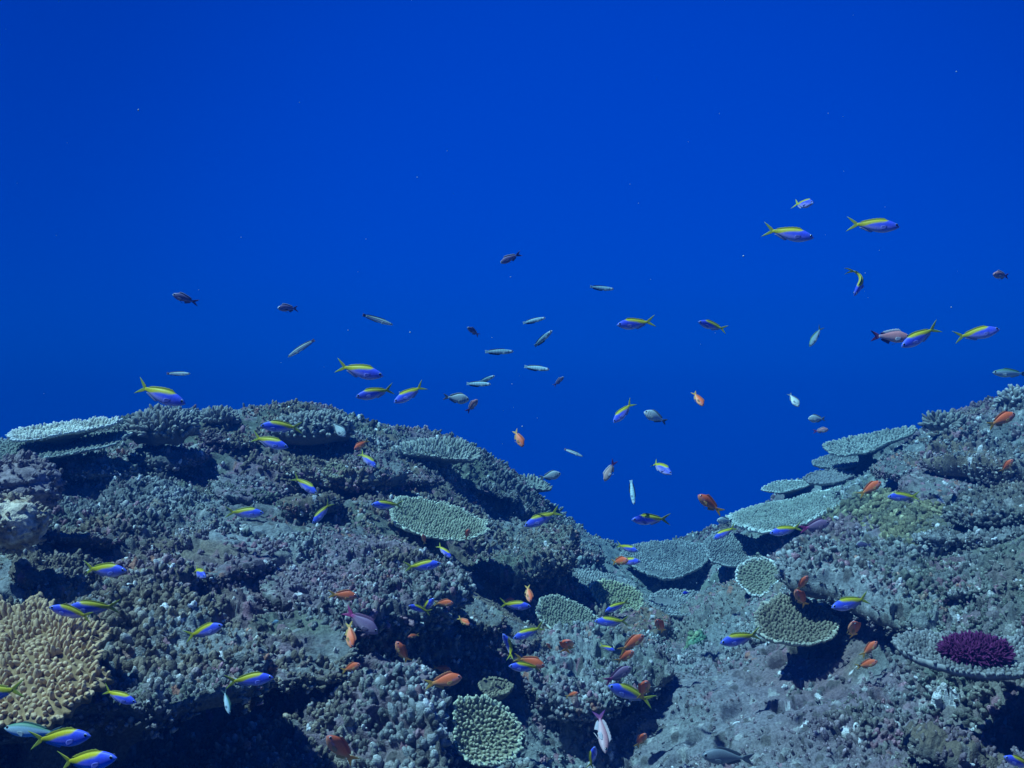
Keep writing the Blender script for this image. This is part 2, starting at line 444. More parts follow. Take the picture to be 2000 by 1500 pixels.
def frame_of(poly, depth, ratio=None):
    """plane (centre, axes a, b, normal n) of a roundish plate whose outline appears as poly"""
    P = resample(poly, 120)
    c = P.mean(0); q = P - c
    ev, vec = np.linalg.eigh(q.T @ q / len(q))
    mn, mj = vec[:, 0], vec[:, 1]
    r = math.sqrt(ev[0] / ev[1]) if ratio is None else ratio
    r = min(max(r, 0.06), 0.95)
    if mn[1] > 0: mn = -mn                               # image v points down: the minor axis points up
    cen = px(c[0], c[1], depth)
    T = CAM - cen; T /= np.linalg.norm(T)
    R = np.cross([0, 0, 1.0], T); R /= np.linalg.norm(R)
    Uv = np.cross(T, R)
    m3 = mn[0] * R + (-mn[1]) * Uv
    n = math.sqrt(1 - r * r) * m3 + r * T; n /= np.linalg.norm(n)
    a = np.cross(Uv, n); a /= np.linalg.norm(a)
    if a[0] < 0: a = -a
    b = np.cross(n, a)
    uv = resample(poly, 160)
    ray = px(uv[:, 0], uv[:, 1], 1.0) - CAM
    tt = ((cen - CAM) @ n) / (ray @ n)
    tt = np.where(tt > 0, tt, depth); tt = np.clip(tt, depth * 0.45, depth * 1.8)
    W = CAM + ray * tt[:, None] - cen
    ab = np.stack([W @ a, W @ b], -1)
    mid = ab.mean(0)
    cen = cen + mid[0] * a + mid[1] * b
    return cen, a, b, n, ab - mid

def polar(ab, n):
    th = np.arctan2(ab[:, 1], ab[:, 0]); r = np.hypot(ab[:, 0], ab[:, 1])
    o = np.argsort(th); th, r = th[o], r[o]
    g = np.linspace(-math.pi, math.pi, n, endpoint=False)
    return g, np.interp(g, np.concatenate([th - 2 * math.pi, th, th + 2 * math.pi]), np.tile(r, 3))

def table(name, poly, label, group, lift=0.15, depth=None, ratio=None, surf='finger', th=0.012, spacing=0.017, flen=0.020, frad=0.0055,
          cb=(0.20, 0.20, 0.14), ct=(0.46, 0.46, 0.34), rim=None, dish=0.02, ragged=0.08, under=0.3, seed=0, rough=0.9, cell=0.028, cat='coral', vary=0.15, stalk=True, fill=1.0, lean=0.35, frame=None, clump=0.0):
    rs = np.random.default_rng(1000 + seed)
    if frame is None:
        P = np.asarray(poly, float); cu, cv = resample(P, 120).mean(0)
        if depth is None:
            depth = tdepth(cu, cv)[0] - lift
        cen, a, b, n, ab = frame_of(poly, depth, ratio)
    else:
        cen, a, b, n, ab = frame
        depth = cen[1]
    size = math.sqrt(np.mean((ab ** 2).sum(1)))
    pxm = depth / F
    nt = int(min(1300, max(80, 2 * math.pi * size * 1.2 / (pxm * 2.6))))
    nr = int(min(420, max(16, size * 1.4 / (pxm * 2.4))))
    g, r = polar(ab, nt)
    rag = fbm(np.cos(g) * 6 + seed * 3.1, np.sin(g) * 6, 41 + seed, 4) - 0.5
    rag2 = vnoise(np.cos(g) * 22 + seed, np.sin(g) * 22, 57 + seed) - 0.5
    r = r * (1 + ragged * (rag * 2 + rag2 * 0.7))
    t = np.linspace(0.02, 1, nr)
    Tt, G = np.meshgrid(t, g, indexing='ij')
    Rr = Tt * r[None, :]
    xa, xb = Rr * np.cos(G), Rr * np.sin(G)
    hgt = dish * (Tt ** 2 - 0.5) * 1.0 + 0.02 * size * 4 * (fbm(xa / size * 1.2 + seed, xb / size * 1.2, 77 + seed, 2) - 0.5)
    sx, sy = xa + seed * 7.3, xb + seed * 3.9
    if surf == 'knob':
        h, c = reef_relief(sx, sy, rough, 0, cell)
        edge = 1 - smooth(Tt, 0.93, 1.0) * 0.5
        hgt = hgt + h * edge
        if cb is not None and vary < 0:                    # tinted variant
            c = c * (np.asarray(cb) / 0.24)
    else:
        k, _ = knobs(sx / spacing, sy / spacing, 500 + seed)
        nn = fbm(sx * 9, sy * 9, 61 + seed, 3)
        hgt = hgt + 0.35 * frad * k
        c = mixc(np.asarray(cb) * 0.85, np.asarray(cb) * 1.15, smooth(nn, 0.3, 0.7))
        c = mixc(c, (np.asarray(cb) + np.asarray(ct)) / 2, k * 0.35)
    if rim is not None:
        c = mixc(c, rim, smooth(Tt + 0.05 * (fbm(sx * 20, sy * 20, 3, 2) - 0.5), 0.88, 0.95))
    top = cen + xa[..., None] * a + xb[..., None] * b + hgt[..., None] * n
    # underside: rim turned down, then an inverted cone towards the foot
    tu = np.array([0.995, 0.97, 0.86, 0.68, 0.48, 0.30, 0.16, 0.10])
    du = np.array([0.45, 1.0, 1.2, 1.4, 1.7, 2.0, 2.4, 3.0])
    und = []
    for q, (ti, di) in enumerate(zip(tu, du)):
        xa2, xb2 = ti * r * np.cos(g), ti * r * np.sin(g)
        lump = fbm(np.cos(g) * 5 + q * 0.3, np.sin(g) * 5, 91 + seed, 3) - 0.5
        low = -th * di * (1 + 0.5 * lump) - under * size * max(0, 0.86 - ti) ** 1.6 * 0.9 + dish * (ti ** 2 - 0.5) * (1 if ti > 0.8 else 0.6)
        und.append(cen + xa2[:, None] * a + xb2[:, None] * b + low[:, None] * n)
    und = np.stack(und, 0)
    root = empty(name, tuple(float(q) for q in cen)) if frame is None else None
    V = np.concatenate([top.reshape(-1, 3), und.reshape(-1, 3)]) - cen
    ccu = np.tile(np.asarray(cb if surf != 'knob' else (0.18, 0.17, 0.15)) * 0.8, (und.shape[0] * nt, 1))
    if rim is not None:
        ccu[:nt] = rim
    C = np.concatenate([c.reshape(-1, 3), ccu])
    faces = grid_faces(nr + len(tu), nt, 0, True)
    nubf = None
    if surf == 'knob':
        sp = cell * 0.70
        m = int(2.6 * size / sp) + 2
        ga, gb = np.meshgrid(np.arange(-m, m + 1) * sp, np.arange(-m, m + 1) * sp)
        fa = (ga + rs.uniform(-0.5, 0.5, ga.shape) * sp).ravel(); fb = (gb + rs.uniform(-0.5, 0.5, ga.shape) * sp).ravel()
        th_ = np.arctan2(fb, fa); rl = np.interp(th_, g, r, period=2 * math.pi); t_ = np.hypot(fa, fb) / rl
        den = (0.25 if rough < 0.8 else 0.5) + 0.65 * min(1.0, rough) * smooth(fbm(fa * 2 + seed * 7.3, fb * 2 + seed * 3.9, 31, 3), 0.30, 0.5) + 0.4 * (fbm(fa * 7, fb * 7, 35 + seed, 2) - 0.5)
        if rough < 0.6: den = den * 0.5
        kp = (t_ < 0.985) & (rs.uniform(0, 1, len(fa)) < den)
        fa, fb, t_ = fa[kp], fb[kp], t_[kp]
        ne = int(2 * math.pi * size * 1.15 / (sp * 0.36))
        ge = rs.uniform(-math.pi, math.pi, ne); re = np.interp(ge, g, r, period=2 * math.pi) * rs.uniform(0.965, 1.0, ne)
        hN, _ = reef_relief(fa + seed * 7.3, fb + seed * 3.9, rough, 0, cell)
        exa, eya = re * np.cos(ge), re * np.sin(ge)
        hE = 0.5 * reef_relief(exa + seed * 7.3, eya + seed * 3.9, rough, 0, cell)[0] + 0.08 * size * (fbm(exa / size * 1.2 + seed, eya / size * 1.2, 77 + seed, 2) - 0.5)
        hlo = np.minimum(-1.5 * th, hE - th)
        hz = dish * (t_ ** 2 - 0.5) + 0.02 * size * 4 * (fbm(fa / size * 1.2 + seed, fb / size * 1.2, 77 + seed, 2) - 0.5) + hN * (1 - smooth(t_, 0.93, 1.0) * 0.5) - 0.003
        bs = cen + fa[:, None] * a + fb[:, None] * b + hz[:, None] * n
        eb = cen + (re * np.cos(ge))[:, None] * a + (re * np.sin(ge))[:, None] * b + (dish * 0.5 + hlo + (hE - hlo) * rs.uniform(0, 1.05, ne))[:, None] * n
        dn = np.tile(n, (len(bs), 1)); de = 0.35 * n + 1.1 * (np.cos(ge)[:, None] * a + np.sin(ge)[:, None] * b)
        base_n = np.concatenate([bs, eb]); dir_n = np.concatenate([dn, de])
        nv_, nubf, nc_ = nubs(base_n, dir_n, rs.uniform(0, 1, len(base_n)), sp * 0.62, rs)
        nubf = nubf + len(V) + 1
    V = np.concatenate([V, V[:nt].mean(0)[None]]); C = np.concatenate([C, C[:nt].mean(0)[None]])
    ci = len(V) - 1
    j = np.arange(nt)
    tri = np.stack([np.full(nt, ci), (j + 1) % nt, j], -1)
    fl_ = [faces[:, ::-1], tri]
    if nubf is not None:
        V = np.concatenate([V, nv_ - cen]); C = np.concatenate([C, nc_]); fl_.append(nubf)
    if frame is not None:
        return V + cen, fl_, C
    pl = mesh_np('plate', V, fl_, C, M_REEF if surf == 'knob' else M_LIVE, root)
    # foot: a rough tapering column standing on the reef
    if stalk:
        st = []
        ang = np.linspace(0, 2 * math.pi, 14, endpoint=False)
        foot = cen - n * (th * 3 + under * size * 0.35)
        back = size * (0.65 if surf == 'knob' else 0.35)
        foot = foot + np.array([0.0, back, 0.0])
        gz = float(ground_h(np.array([foot[0]]), np.array([foot[1]]))[0])
        bot = min(gz - 0.08, foot[2] - 0.05)
        for q in range(6):
            s = q / 5
            z = foot[2] * (1 - s) + bot * s
            rr = size * ((0.42 if surf == 'knob' else 0.17) + 0.10 * abs(s - 0.3)) * (1 + 0.18 * (np.sin(ang * 3 + q) + rs.uniform(-1, 1, 14) * 0.5))
            st.append(np.stack([foot[0] + rr * np.cos(ang), foot[1] + rr * np.sin(ang), np.full(14, z)], -1))
        st = np.stack(st, 0).reshape(-1, 3) - cen
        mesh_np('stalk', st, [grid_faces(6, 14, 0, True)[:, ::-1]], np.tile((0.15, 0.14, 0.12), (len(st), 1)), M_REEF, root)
    if surf == 'finger':
        # branchlets on a jittered lattice, plus a fringe round the rim
        m = int(2.2 * size / spacing) + 2
        ga, gb = np.meshgrid(np.arange(-m, m + 1), np.arange(-m, m + 1))
        fa = (ga + 0.5 * (gb % 2)) * spacing + rs.uniform(-0.28, 0.28, ga.shape) * spacing
        fb = gb * spacing * 0.87 + rs.uniform(-0.28, 0.28, ga.shape) * spacing
        fa, fb = fa.ravel(), fb.ravel()
        th_ = np.arctan2(fb, fa); rr = np.hypot(fa, fb)
        rl = np.interp(th_, g, r, period=2 * math.pi)
        keep = (rr < rl * 0.97) & (rs.uniform(0, 1, len(rr)) < fill) & (fbm(fa * 11, fb * 11, 66 + seed, 3) < (0.95 if seed in (33, 34, 40) else 0.70))
        fa, fb, th_, rr, rl = fa[keep], fb[keep], th_[keep], rr[keep], rl[keep]
        tt = rr / rl
        hz = dish * (tt ** 2 - 0.5)
        ne = int(2 * math.pi * size / (spacing * 0.8))
        ge = rs.uniform(-math.pi, math.pi, ne); re = np.interp(ge, g, r, period=2 * math.pi)
        fa = np.concatenate([fa, re * np.cos(ge) * 0.985]); fb = np.concatenate([fb, re * np.sin(ge) * 0.985])
        th_ = np.concatenate([th_, ge]); tt = np.concatenate([tt, np.ones(ne)]); hz = np.concatenate([hz, np.full(ne, dish * 0.5)])
        base = cen + fa[:, None] * a + fb[:, None] * b + (hz + 0.0)[:, None] * n
        base += (0.02 * size * 4 * (fbm(fa / size * 1.2 + seed, fb / size * 1.2, 77 + seed, 2) - 0.5))[:, None] * n
        outw = np.cos(th_)[:, None] * a + np.sin(th_)[:, None] * b
        dirs = n + outw * (lean * tt ** 2 + 1.1 * smooth(tt, 0.93, 1.0))[:, None] + rs.normal(0, 0.16, base.shape)
        ln = flen * rs.uniform(0.6, 1.25, len(base)) * (1 - 0.35 * smooth(tt, 0.9, 1.0))
        if clump:
            ln = ln * (1 - clump * 0.5 + clump * 1.3 * (vnoise(fa / 0.05, fb / 0.05, 9 + seed) - 0.35))
        rd = frad * rs.uniform(0.95, 1.4, len(base))
        tipc = np.asarray(ct)[None] * rs.uniform(1 - vary, 1 + vary, (len(base), 1))
        tipc = tipc * (0.62 + 0.75 * fbm(fa * 9 + seed, fb * 9, 45 + seed, 3))[:, None]
        if rim is not None:
            tipc = mixc(tipc, np.asarray(rim) * 0.9, smooth(tt, 0.88, 0.97) * (0.45 + 0.55 * vnoise(th_ * 5, th_ * 0 + seed, 8)))
        basec = np.asarray(cb)[None] * np.ones((len(base), 1)) * 0.5 + tipc * 0.5
        FV, FF, FC = finger_mesh(base - cen, dirs, ln, rd, basec, tipc, 6, rs)
        mesh_np('branchlets', FV, [FF], FC, M_LIVE, root)
    tag(root, label, cat, group)
    return root

# shelves of the reef itself: overgrown dead tables that are part of the slope
SHELF = [(330, 905, 140), (450, 868, 120), (480, 962, 150), (250, 1005, 150), (150, 1065, 150), (335, 1062, 170), (440, 1130, 170), (600, 1005, 120),
         (290, 1150, 160), (820, 935, 110), (955, 965, 110), (700, 868, 110), (1062, 1015, 95), (1130, 1085, 85), (1850, 960, 170), (1960, 1015, 180), (1775, 925, 120), (1900, 1062, 190),
         (1720, 1125, 170), (1885, 1145, 190), (1500, 1235, 110), 
         (1860, 1445, 170), (760, 1440, 140), (600, 1420, 150),
         (530, 1490, 150), (1090, 1480, 130), (200, 930, 110), (560, 855, 110), (1600, 1130, 120), (1240, 1290, 90), (930, 1210, 100), (990, 1240, 110), (100, 1130, 130)]
rsn = np.random.default_rng(99)
for i, (u, v, wp) in enumerate(SHELF):
    d = tdepth(u, v)[0]; p = px(u, v, d); R0 = wp * 0.5 * d / F
    e = 0.08
    gz = [float(ground_h(np.array([p[0] + q]), np.array([p[1] + w_]))[0]) for q, w_ in ((0, 0), (e, 0), (0, e))]
    gn = np.array([-(gz[1] - gz[0]) / e, -(gz[2] - gz[0]) / e, 1.0]); gn /= np.linalg.norm(gn)
    n = 0.45 * gn + np.array([0, 0, 0.5]) + rsn.normal(0, 0.07, 3); n /= np.linalg.norm(n)
    a = np.cross([0, 1.0, 0], n); a /= np.linalg.norm(a); b = np.cross(n, a)
    th = np.linspace(0, 2 * math.pi, 40, endpoint=False)
    rr = R0 * (1 + 0.5 * (fbm(np.cos(th) * 1.3 + i * 5, np.sin(th) * 1.3, 61, 3) - 0.5)) 
    ab = np.stack([rr * np.cos(th), rr * np.sin(th) * rsn.uniform(0.9, 1.3)], -1)
    cen = np.array([p[0], p[1], gz[0]]) + n * rsn.uniform(0.02, 0.055)
    v_, f_, c_ = table('', None, '', None, surf='knob', th=rsn.uniform(0.010, 0.022), seed=200 + i, rough=rsn.uniform(0.45, 1.0), cell=rsn.uniform(0.02, 0.03), ragged=0.07, frame=(cen, a, b, n, ab), dish=rsn.uniform(-0.03, 0.02))
    SV.append(v_); SF += [q + o_ for q in f_]; SC.append(c_ * rsn.uniform(0.8, 1.15)); o_ += len(v_)
sea = mesh_np('seabed', np.concatenate(SV), SF, np.concatenate(SC), M_REEF)
tag(sea, 'grey knobby reef slope of dead coral rising in two mounds', 'reef', kind='structure')
del SV, SF, SC

def bush(name, u, v, wpx, hpx, label, group, lift=0.1, depth=None, flen=0.03, frad=0.009, cb=(0.16, 0.15, 0.13), ct=(0.34, 0.33, 0.30), n=260, seed=0, mat=None, up=0.35, flat=1.0, cat='coral', core=True, jag=0.0):
    """a domed clump of stubby branches"""
    rs = np.random.default_rng(3000 + seed)
    if depth is None: depth = tdepth(u, v + hpx * 0.5)[0] - lift
    c = px(u, v + hpx * 0.45, depth)
    rx = wpx / 2 * depth / F; rz = hpx * 0.9 * depth / F; ry = rx * 0.9
    root = empty(name, tuple(float(q) for q in c))
    i = np.arange(n) + 0.5
    zz = 1 - i / n * (1.15); ph = i * 2.39996 + rs.uniform(-0.3, 0.3, n)
    rr = np.sqrt(np.clip(1 - zz ** 2, 0, 1))
    s = np.stack([rr * np.cos(ph), rr * np.sin(ph), zz], -1)
    rad = np.array([rx - flen * 0.8, ry - flen * 0.8, max(rz - flen * 0.9, rz * 0.35)])
    lump = 1 + 0.22 * (fbm(s[:, 0] * 2 + seed, s[:, 1] * 2 + s[:, 2], 19 + seed, 2) - 0.5) * 2
    base = s * rad * lump[:, None]
    dirs = s / rad * rad.mean() + np.array([0, 0, up]) + rs.normal(0, 0.25 + jag, s.shape)
    ln = flen * rs.uniform(0.6, 1.3, n); rd = frad * rs.uniform(0.7, 1.25, n)
    tip = np.asarray(ct)[None] * rs.uniform(0.75, 1.2, (n, 1)); bc = np.asarray(cb)[None] * rs.uniform(0.85, 1.15, (n, 1))
    FV, FF, FC = finger_mesh(base, dirs, ln, rd, bc, tip, 7, rs)
    mesh_np('branches', FV, [FF], FC, mat or M_LIVE, root)
    if core:
        q, w_ = 14, 26
        tt = np.linspace(0, math.pi * 0.72, q); pp = np.linspace(0, 2 * math.pi, w_, endpoint=False)
        T_, P_ = np.meshgrid(tt, pp, indexing='ij')
        sv = np.stack([np.sin(T_) * np.cos(P_), np.sin(T_) * np.sin(P_), np.cos(T_)], -1)
        lm = 1 + 0.22 * (fbm(sv[..., 0] * 2 + seed, sv[..., 1] * 2 + sv[..., 2], 19 + seed, 2) - 0.5) * 2
        cv_ = (sv * rad * 1.0 * lm[..., None]).reshape(-1, 3)
        mesh_np('base', cv_, [grid_faces(q, w_, 0, True)], np.tile(np.asarray(cb) * 0.9, (len(cv_), 1)), mat or M_LIVE, root)
    tag(root, label, cat, group)
    return root

def drape(name, poly, label, group, thick, cfun, mat, seed=0, relief=None, cat='coral', rag=0.06, knob=0):
    """a crust or low mound that follows the reef surface inside an outline"""
    P = resample(poly, 160); c = P.mean(0); q = P - c
    nt = 200; nr = 80
    g, r = polar(q, nt)
    r = r * (1 + rag * 2 * (fbm(np.cos(g) * 5 + seed, np.sin(g) * 5, 23 + seed, 4) - 0.5))
    t = np.linspace(0.01, 1, nr); Tt, G = np.meshgrid(t, g, indexing='ij')
    uu_ = c[0] + Tt * r * np.cos(G); vv_ = c[1] + Tt * r * np.sin(G)
    d = np.concatenate([tdepth(uu_[i], vv_[i], ground_h) for i in range(nr)]).reshape(uu_.shape)
    p = px(uu_.ravel(), vv_.ravel(), d.ravel()).reshape(uu_.shape + (3,))
    x, y = p[..., 0], p[..., 1]
    z = ground_h(x, y)
    h, cc = relief(x, y) if relief else reef_relief(x, y, 0.8, seed + 50)
    cap = np.sqrt(np.clip(1 - Tt ** 2.2, 0, 1))
    z = z + thick * cap + h * (0.3 + 0.7 * cap) - 0.06 * (1 - cap)
    cc = cfun(x, y, cc, Tt)
    V = np.stack([x, y, z], -1).reshape(-1, 3)
    o0 = V.mean(0)
    V = np.concatenate([V - o0, (V[:nt].mean(0) - o0)[None]]); C = np.concatenate([cc.reshape(-1, 3), cc.reshape(-1, 3)[:1]])
    j = np.arange(nt); tri = np.stack([np.full(nt, len(V) - 1), j, (j + 1) % nt], -1)
    fs = [grid_faces(nr, nt, 0, True), tri]
    if knob:
        rs = np.random.default_rng(600 + seed)
        pick = rs.integers(0, nr * nt, knob)
        pick = pick[rs.uniform(0, 1, knob) < Tt.ravel()[pick] ** 0.5]
        bs = V[pick]
        fv, ff, fc = finger_mesh(bs, np.tile((0, -0.1, 1.0), (len(bs), 1)) + rs.normal(0, 0.4, bs.shape), rs.uniform(0.012, 0.034, len(bs)), rs.uniform(0.006, 0.016, len(bs)), C[pick], np.clip(C[pick] * rs.uniform(0.8, 1.6, (len(bs), 1)), 0, 0.7), 7, rs, NUB, 0.4)
        fs.append(ff + len(V)); V = np.concatenate([V, fv]); C = np.concatenate([C, fc])
    o = mesh_np(name, V, fs, C, mat)
    o.location = tuple(float(k) for k in o0)
    tag(o, label, cat, group)
    return o

def boulder(name, u, v, wpx, hpx, depth, label, cols, seed=0, group=None, fine=1.0, grow=700):
    c = px(u, v, depth)
    rx = wpx / 2 * depth / F; rz = hpx / 2 * depth / F
    q, w_ = 90, 160
    tt = np.linspace(0.02, math.pi * 0.98, q); pp = np.linspace(0, 2 * math.pi, w_, endpoint=False)
    T_, P_ = np.meshgrid(tt, pp, indexing='ij')
    sv = np.stack([np.sin(T_) * np.cos(P_), np.sin(T_) * np.sin(P_), np.cos(T_)], -1)
    ax = P_ * rx * 0.8; ay = T_ * rx
    h, cc = reef_relief(ax + seed, ay + seed * 2, 0.45 * fine, 90 + seed)
    lum = 1 + 0.3 * (fbm(sv[..., 0] * 1.6 + 3 + seed, sv[..., 2] * 1.6 + sv[..., 1], 33 + seed, 3) - 0.5)
    p = sv * np.array([rx, rx * 0.9, rz]) * lum[..., None] + sv * h[..., None]
    n = fbm(ax * 20, ay * 20, 15 + seed, 3)
    col = mixc(cols[0], cols[1], smooth(n, 0.35, 0.65))
    V = p.reshape(-1, 3); C = col.reshape(-1, 3); rs = np.random.default_rng(40 + seed)
    pick = rs.integers(0, q * w_, grow); bs = V[pick]
    fv, ff, fc = nubs(bs, sv.reshape(-1, 3)[pick], rs.uniform(0, 1, grow), 0.011, rs, 3)
    fc = 0.25 * fc + 0.75 * np.repeat(np.repeat(C[pick], 1, 0).mean(0)[None], len(fc), 0) * rs.uniform(0.8, 1.2, (len(fc), 1))
    o = mesh_np(name, np.concatenate([V, fv]), [grid_faces(q, w_, 0, True), ff + len(V)], np.concatenate([C, fc]), M_REEF)
    o.location = tuple(float(k) for k in c)
    tag(o, label, 'coral', group)
    return o

GL = 'dead ledges of old table coral'
GT = 'living table corals'
# ---- dead, overgrown ledges
table('coral_ledge', [(-220, 1260), (0, 1190), (180, 1140), (400, 1190), (520, 1275), (505, 1325), (455, 1345), (380, 1362), (300, 1388), (190, 1380), (90, 1390), (-40, 1405), (-220, 1430)],
      'broad dark knobby dead ledge bearing the tan finger coral above the black cave', GL, lift=0.16, surf='knob', th=0.05, seed=1, ragged=0.02, ratio=0.42, rough=1.0, stalk=False)
table('coral_ledge', [(490, 1225), (550, 1195), (620, 1205), (665, 1240), (688, 1280), (650, 1322), (590, 1335), (525, 1326), (480, 1290)],
      'silty smooth grey ledge tilted below the tiny pale disc fish', GL, lift=0.12, surf='knob', th=0.02, seed=2, rough=0.45, ratio=0.5)
table('coral_ledge', [(470, 1085), (600, 1050), (740, 1055), (840, 1100), (915, 1150), (885, 1192), (830, 1212), (760, 1225), (700, 1238), (620, 1205), (530, 1175)],
      'large coarse knobby ledge with the mauve magenta tailed fish over its lip', GL, lift=0.17, surf='knob', th=0.035, seed=3, ratio=0.42, rough=1.05, stalk=False)
table('coral_ledge', [(890, 1085), (925, 1040), (1000, 1015), (1080, 1025), (1125, 1055), (1120, 1090), (1085, 1115), (990, 1136), (930, 1115)],
      'ragged knobby shelf just downslope of the big pale green table coral', GL, lift=0.25, surf='knob', th=0.03, seed=4, ratio=0.42, rough=1.0, ragged=0.09)
table('coral_ledge', [(440, 1460), (520, 1360), (600, 1345), (680, 1300), (760, 1305), (840, 1345), (872, 1378), (855, 1420), (862, 1480), (870, 1580), (440, 1580)],
      'low near ledge of big dark knobs behind the round lime edged coral', GL, lift=0.10, surf='knob', th=0.04, seed=5, ratio=0.6, rough=1.15, ragged=0.03, cell=0.031, stalk=False)
table('coral_ledge', [(950, 1300), (1030, 1252), (1150, 1250), (1250, 1268), (1310, 1300), (1290, 1335), (1230, 1358), (1150, 1388), (1080, 1378), (1020, 1350)],
      'knobby bench crossing the valley with a deep black hole under its lip', GL, lift=0.16, surf='knob', th=0.04, seed=6, ratio=0.45, rough=1.1, cell=0.033)
table('coral_ledge', [(1188, 1222), (1245, 1206), (1300, 1213), (1312, 1240), (1265, 1275), (1212, 1277), (1185, 1250)],
      'small blunt grey ledge in the valley below the yellowish green table coral', GL, lift=0.14, surf='knob', th=0.025, seed=7, rough=0.7, cell=0.02)
table('coral_ledge', [(1268, 1170), (1310, 1155), (1370, 1160), (1382, 1182), (1345, 1205), (1290, 1200)],
      'low sandy grey ledge beside the tiny electric blue fish', GL, lift=0.20, surf='finger', cb=(0.17, 0.175, 0.17), ct=(0.33, 0.345, 0.335), rim=(0.38, 0.40, 0.39), spacing=0.0155, flen=0.012, frad=0.0052, vary=0.5, th=0.012, seed=8, ragged=0.07)
table('coral_ledge', [(1212, 1085), (1255, 1063), (1330, 1058), (1385, 1070), (1375, 1105), (1340, 1125), (1300, 1133), (1250, 1117)],
      'wide flat grey dead table at the head of the valley gap', GL, lift=0.38, surf='finger', cb=(0.17, 0.175, 0.17), ct=(0.33, 0.345, 0.335), rim=(0.38, 0.40, 0.39), spacing=0.0155, flen=0.012, frad=0.0052, vary=0.5, th=0.014, seed=9, ragged=0.07)
table('coral_ledge', [(1372, 1068), (1400, 1040), (1450, 1048), (1512, 1072), (1490, 1096), (1440, 1108), (1395, 1100)],
      'grey dead table tucked beneath the largest pale table coral', GL, lift=0.30, surf='finger', cb=(0.17, 0.175, 0.17), ct=(0.33, 0.345, 0.335), rim=(0.38, 0.40, 0.39), spacing=0.0155, flen=0.012, frad=0.0052, vary=0.5, th=0.014, seed=10, ragged=0.07)
table('coral_ledge', [(1525, 1100), (1560, 1050), (1650, 1060), (1800, 1085), (2000, 1090), (2220, 1100), (2220, 1240), (2000, 1228), (1900, 1236), (1800, 1236), (1740, 1222), (1685, 1200), (1625, 1165), (1540, 1145)],
      'very broad knobby shelf below the yellow green encrusting coral', GL, lift=0.10, surf='knob', th=0.03, seed=11, ratio=0.42, rough=0.95, ragged=0.02, cell=0.031, stalk=False)
table('coral_ledge', [(1745, 1258), (1790, 1238), (1850, 1245), (1950, 1250), (2050, 1252), (2110, 1285), (2010, 1318), (1920, 1323), (1850, 1311), (1785, 1290)],
      'round grey dead table holding the purple soft coral', GL, lift=0.24, surf='finger', cb=(0.13, 0.13, 0.125), ct=(0.23, 0.235, 0.225), rim=(0.31, 0.32, 0.31), spacing=0.0135, flen=0.012, frad=0.0046, vary=0.4, th=0.016, seed=12, ratio=0.33, under=0.15, stalk=False, ragged=0.06)
table('coral_ledge', [(560, 905), (640, 890), (760, 905), (790, 935), (720, 945), (640, 935), (585, 930)],
      'long knobby lip on the big mound with the small tan table on its edge', GL, lift=0.16, surf='knob', th=0.03, seed=13, rough=1.0, ratio=0.3)
table('coral_ledge', [(1800, 895), (1880, 870), (1980, 880), (2080, 890), (2060, 930), (1980, 935), (1900, 925), (1830, 915)],
      'knobby lip near the high right crest casting a dark hollow', GL, lift=0.12, surf='knob', th=0.03, seed=14, rough=0.9, ratio=0.35)
table('coral_ledge', [(1085, 1120), (1150, 1118), (1225, 1135), (1235, 1155), (1180, 1165), (1120, 1160)],
      'thin slanting silty slab behind the yellowish green table coral', GL, lift=0.22, surf='finger', cb=(0.17, 0.175, 0.17), ct=(0.33, 0.345, 0.335), rim=(0.38, 0.40, 0.39), spacing=0.0155, flen=0.012, frad=0.0052, vary=0.5, th=0.012, seed=15, ragged=0.07)
table('coral_ledge', [(1588, 905), (1620, 893), (1690, 888), (1705, 900), (1660, 914), (1610, 916)],
      'dark lumpy dead table underneath the upper pale table coral', GL, lift=0.38, surf='finger', cb=(0.17, 0.175, 0.17), ct=(0.33, 0.345, 0.335), rim=(0.38, 0.40, 0.39), spacing=0.0155, flen=0.012, frad=0.0052, vary=0.5, th=0.014, seed=16, ratio=0.3)
# ---- living tables
live = dict(surf='finger')
table('table_coral', [(18, 858), (40, 843), (100, 835), (180, 825), (229, 822), (220, 833), (160, 845), (90, 857), (40, 864)],
      'thin bright white edged table coral perched on the far left crest', GT, lift=0.58, seed=20, ratio=0.15, th=0.006, cb=(0.36, 0.36, 0.30), ct=(0.74, 0.74, 0.64), rim=(0.85, 0.88, 0.85), spacing=0.0160, flen=0.0180, frad=0.0056)
table('table_coral', [(-80, 892), (0, 868), (80, 857), (160, 852), (246, 850), (235, 863), (180, 880), (120, 893), (40, 902), (-60, 908)],
      'wide grey green table coral just beneath the bright white edged one', GT, lift=0.52, seed=21, ratio=0.16, th=0.006, cb=(0.156, 0.179, 0.156), ct=(0.233, 0.260, 0.220), rim=(0.5, 0.55, 0.5), spacing=0.0176, flen=0.0131, frad=0.0056)
table('table_coral', [(765, 888), (800, 872), (850, 862), (900, 868), (928, 888), (925, 902), (880, 900), (830, 893)],
      'pale branching table coral near the crest with a deep shadow beneath', GT, lift=0.45, seed=22, ratio=0.35, cb=(0.203, 0.211, 0.179), ct=(0.412, 0.426, 0.370), spacing=0.0224, flen=0.0369, frad=0.0072, lean=0.6)
table('table_coral', [(1008, 942), (1030, 935), (1055, 940), (1076, 957), (1060, 959), (1030, 953)],
      'small pale branching table on the skyline of the steep flank', GT, lift=0.3, seed=23, ratio=0.35, cb=(0.203, 0.211, 0.179), ct=(0.385, 0.398, 0.343), spacing=0.0224, flen=0.0287, frad=0.0072, lean=0.6)
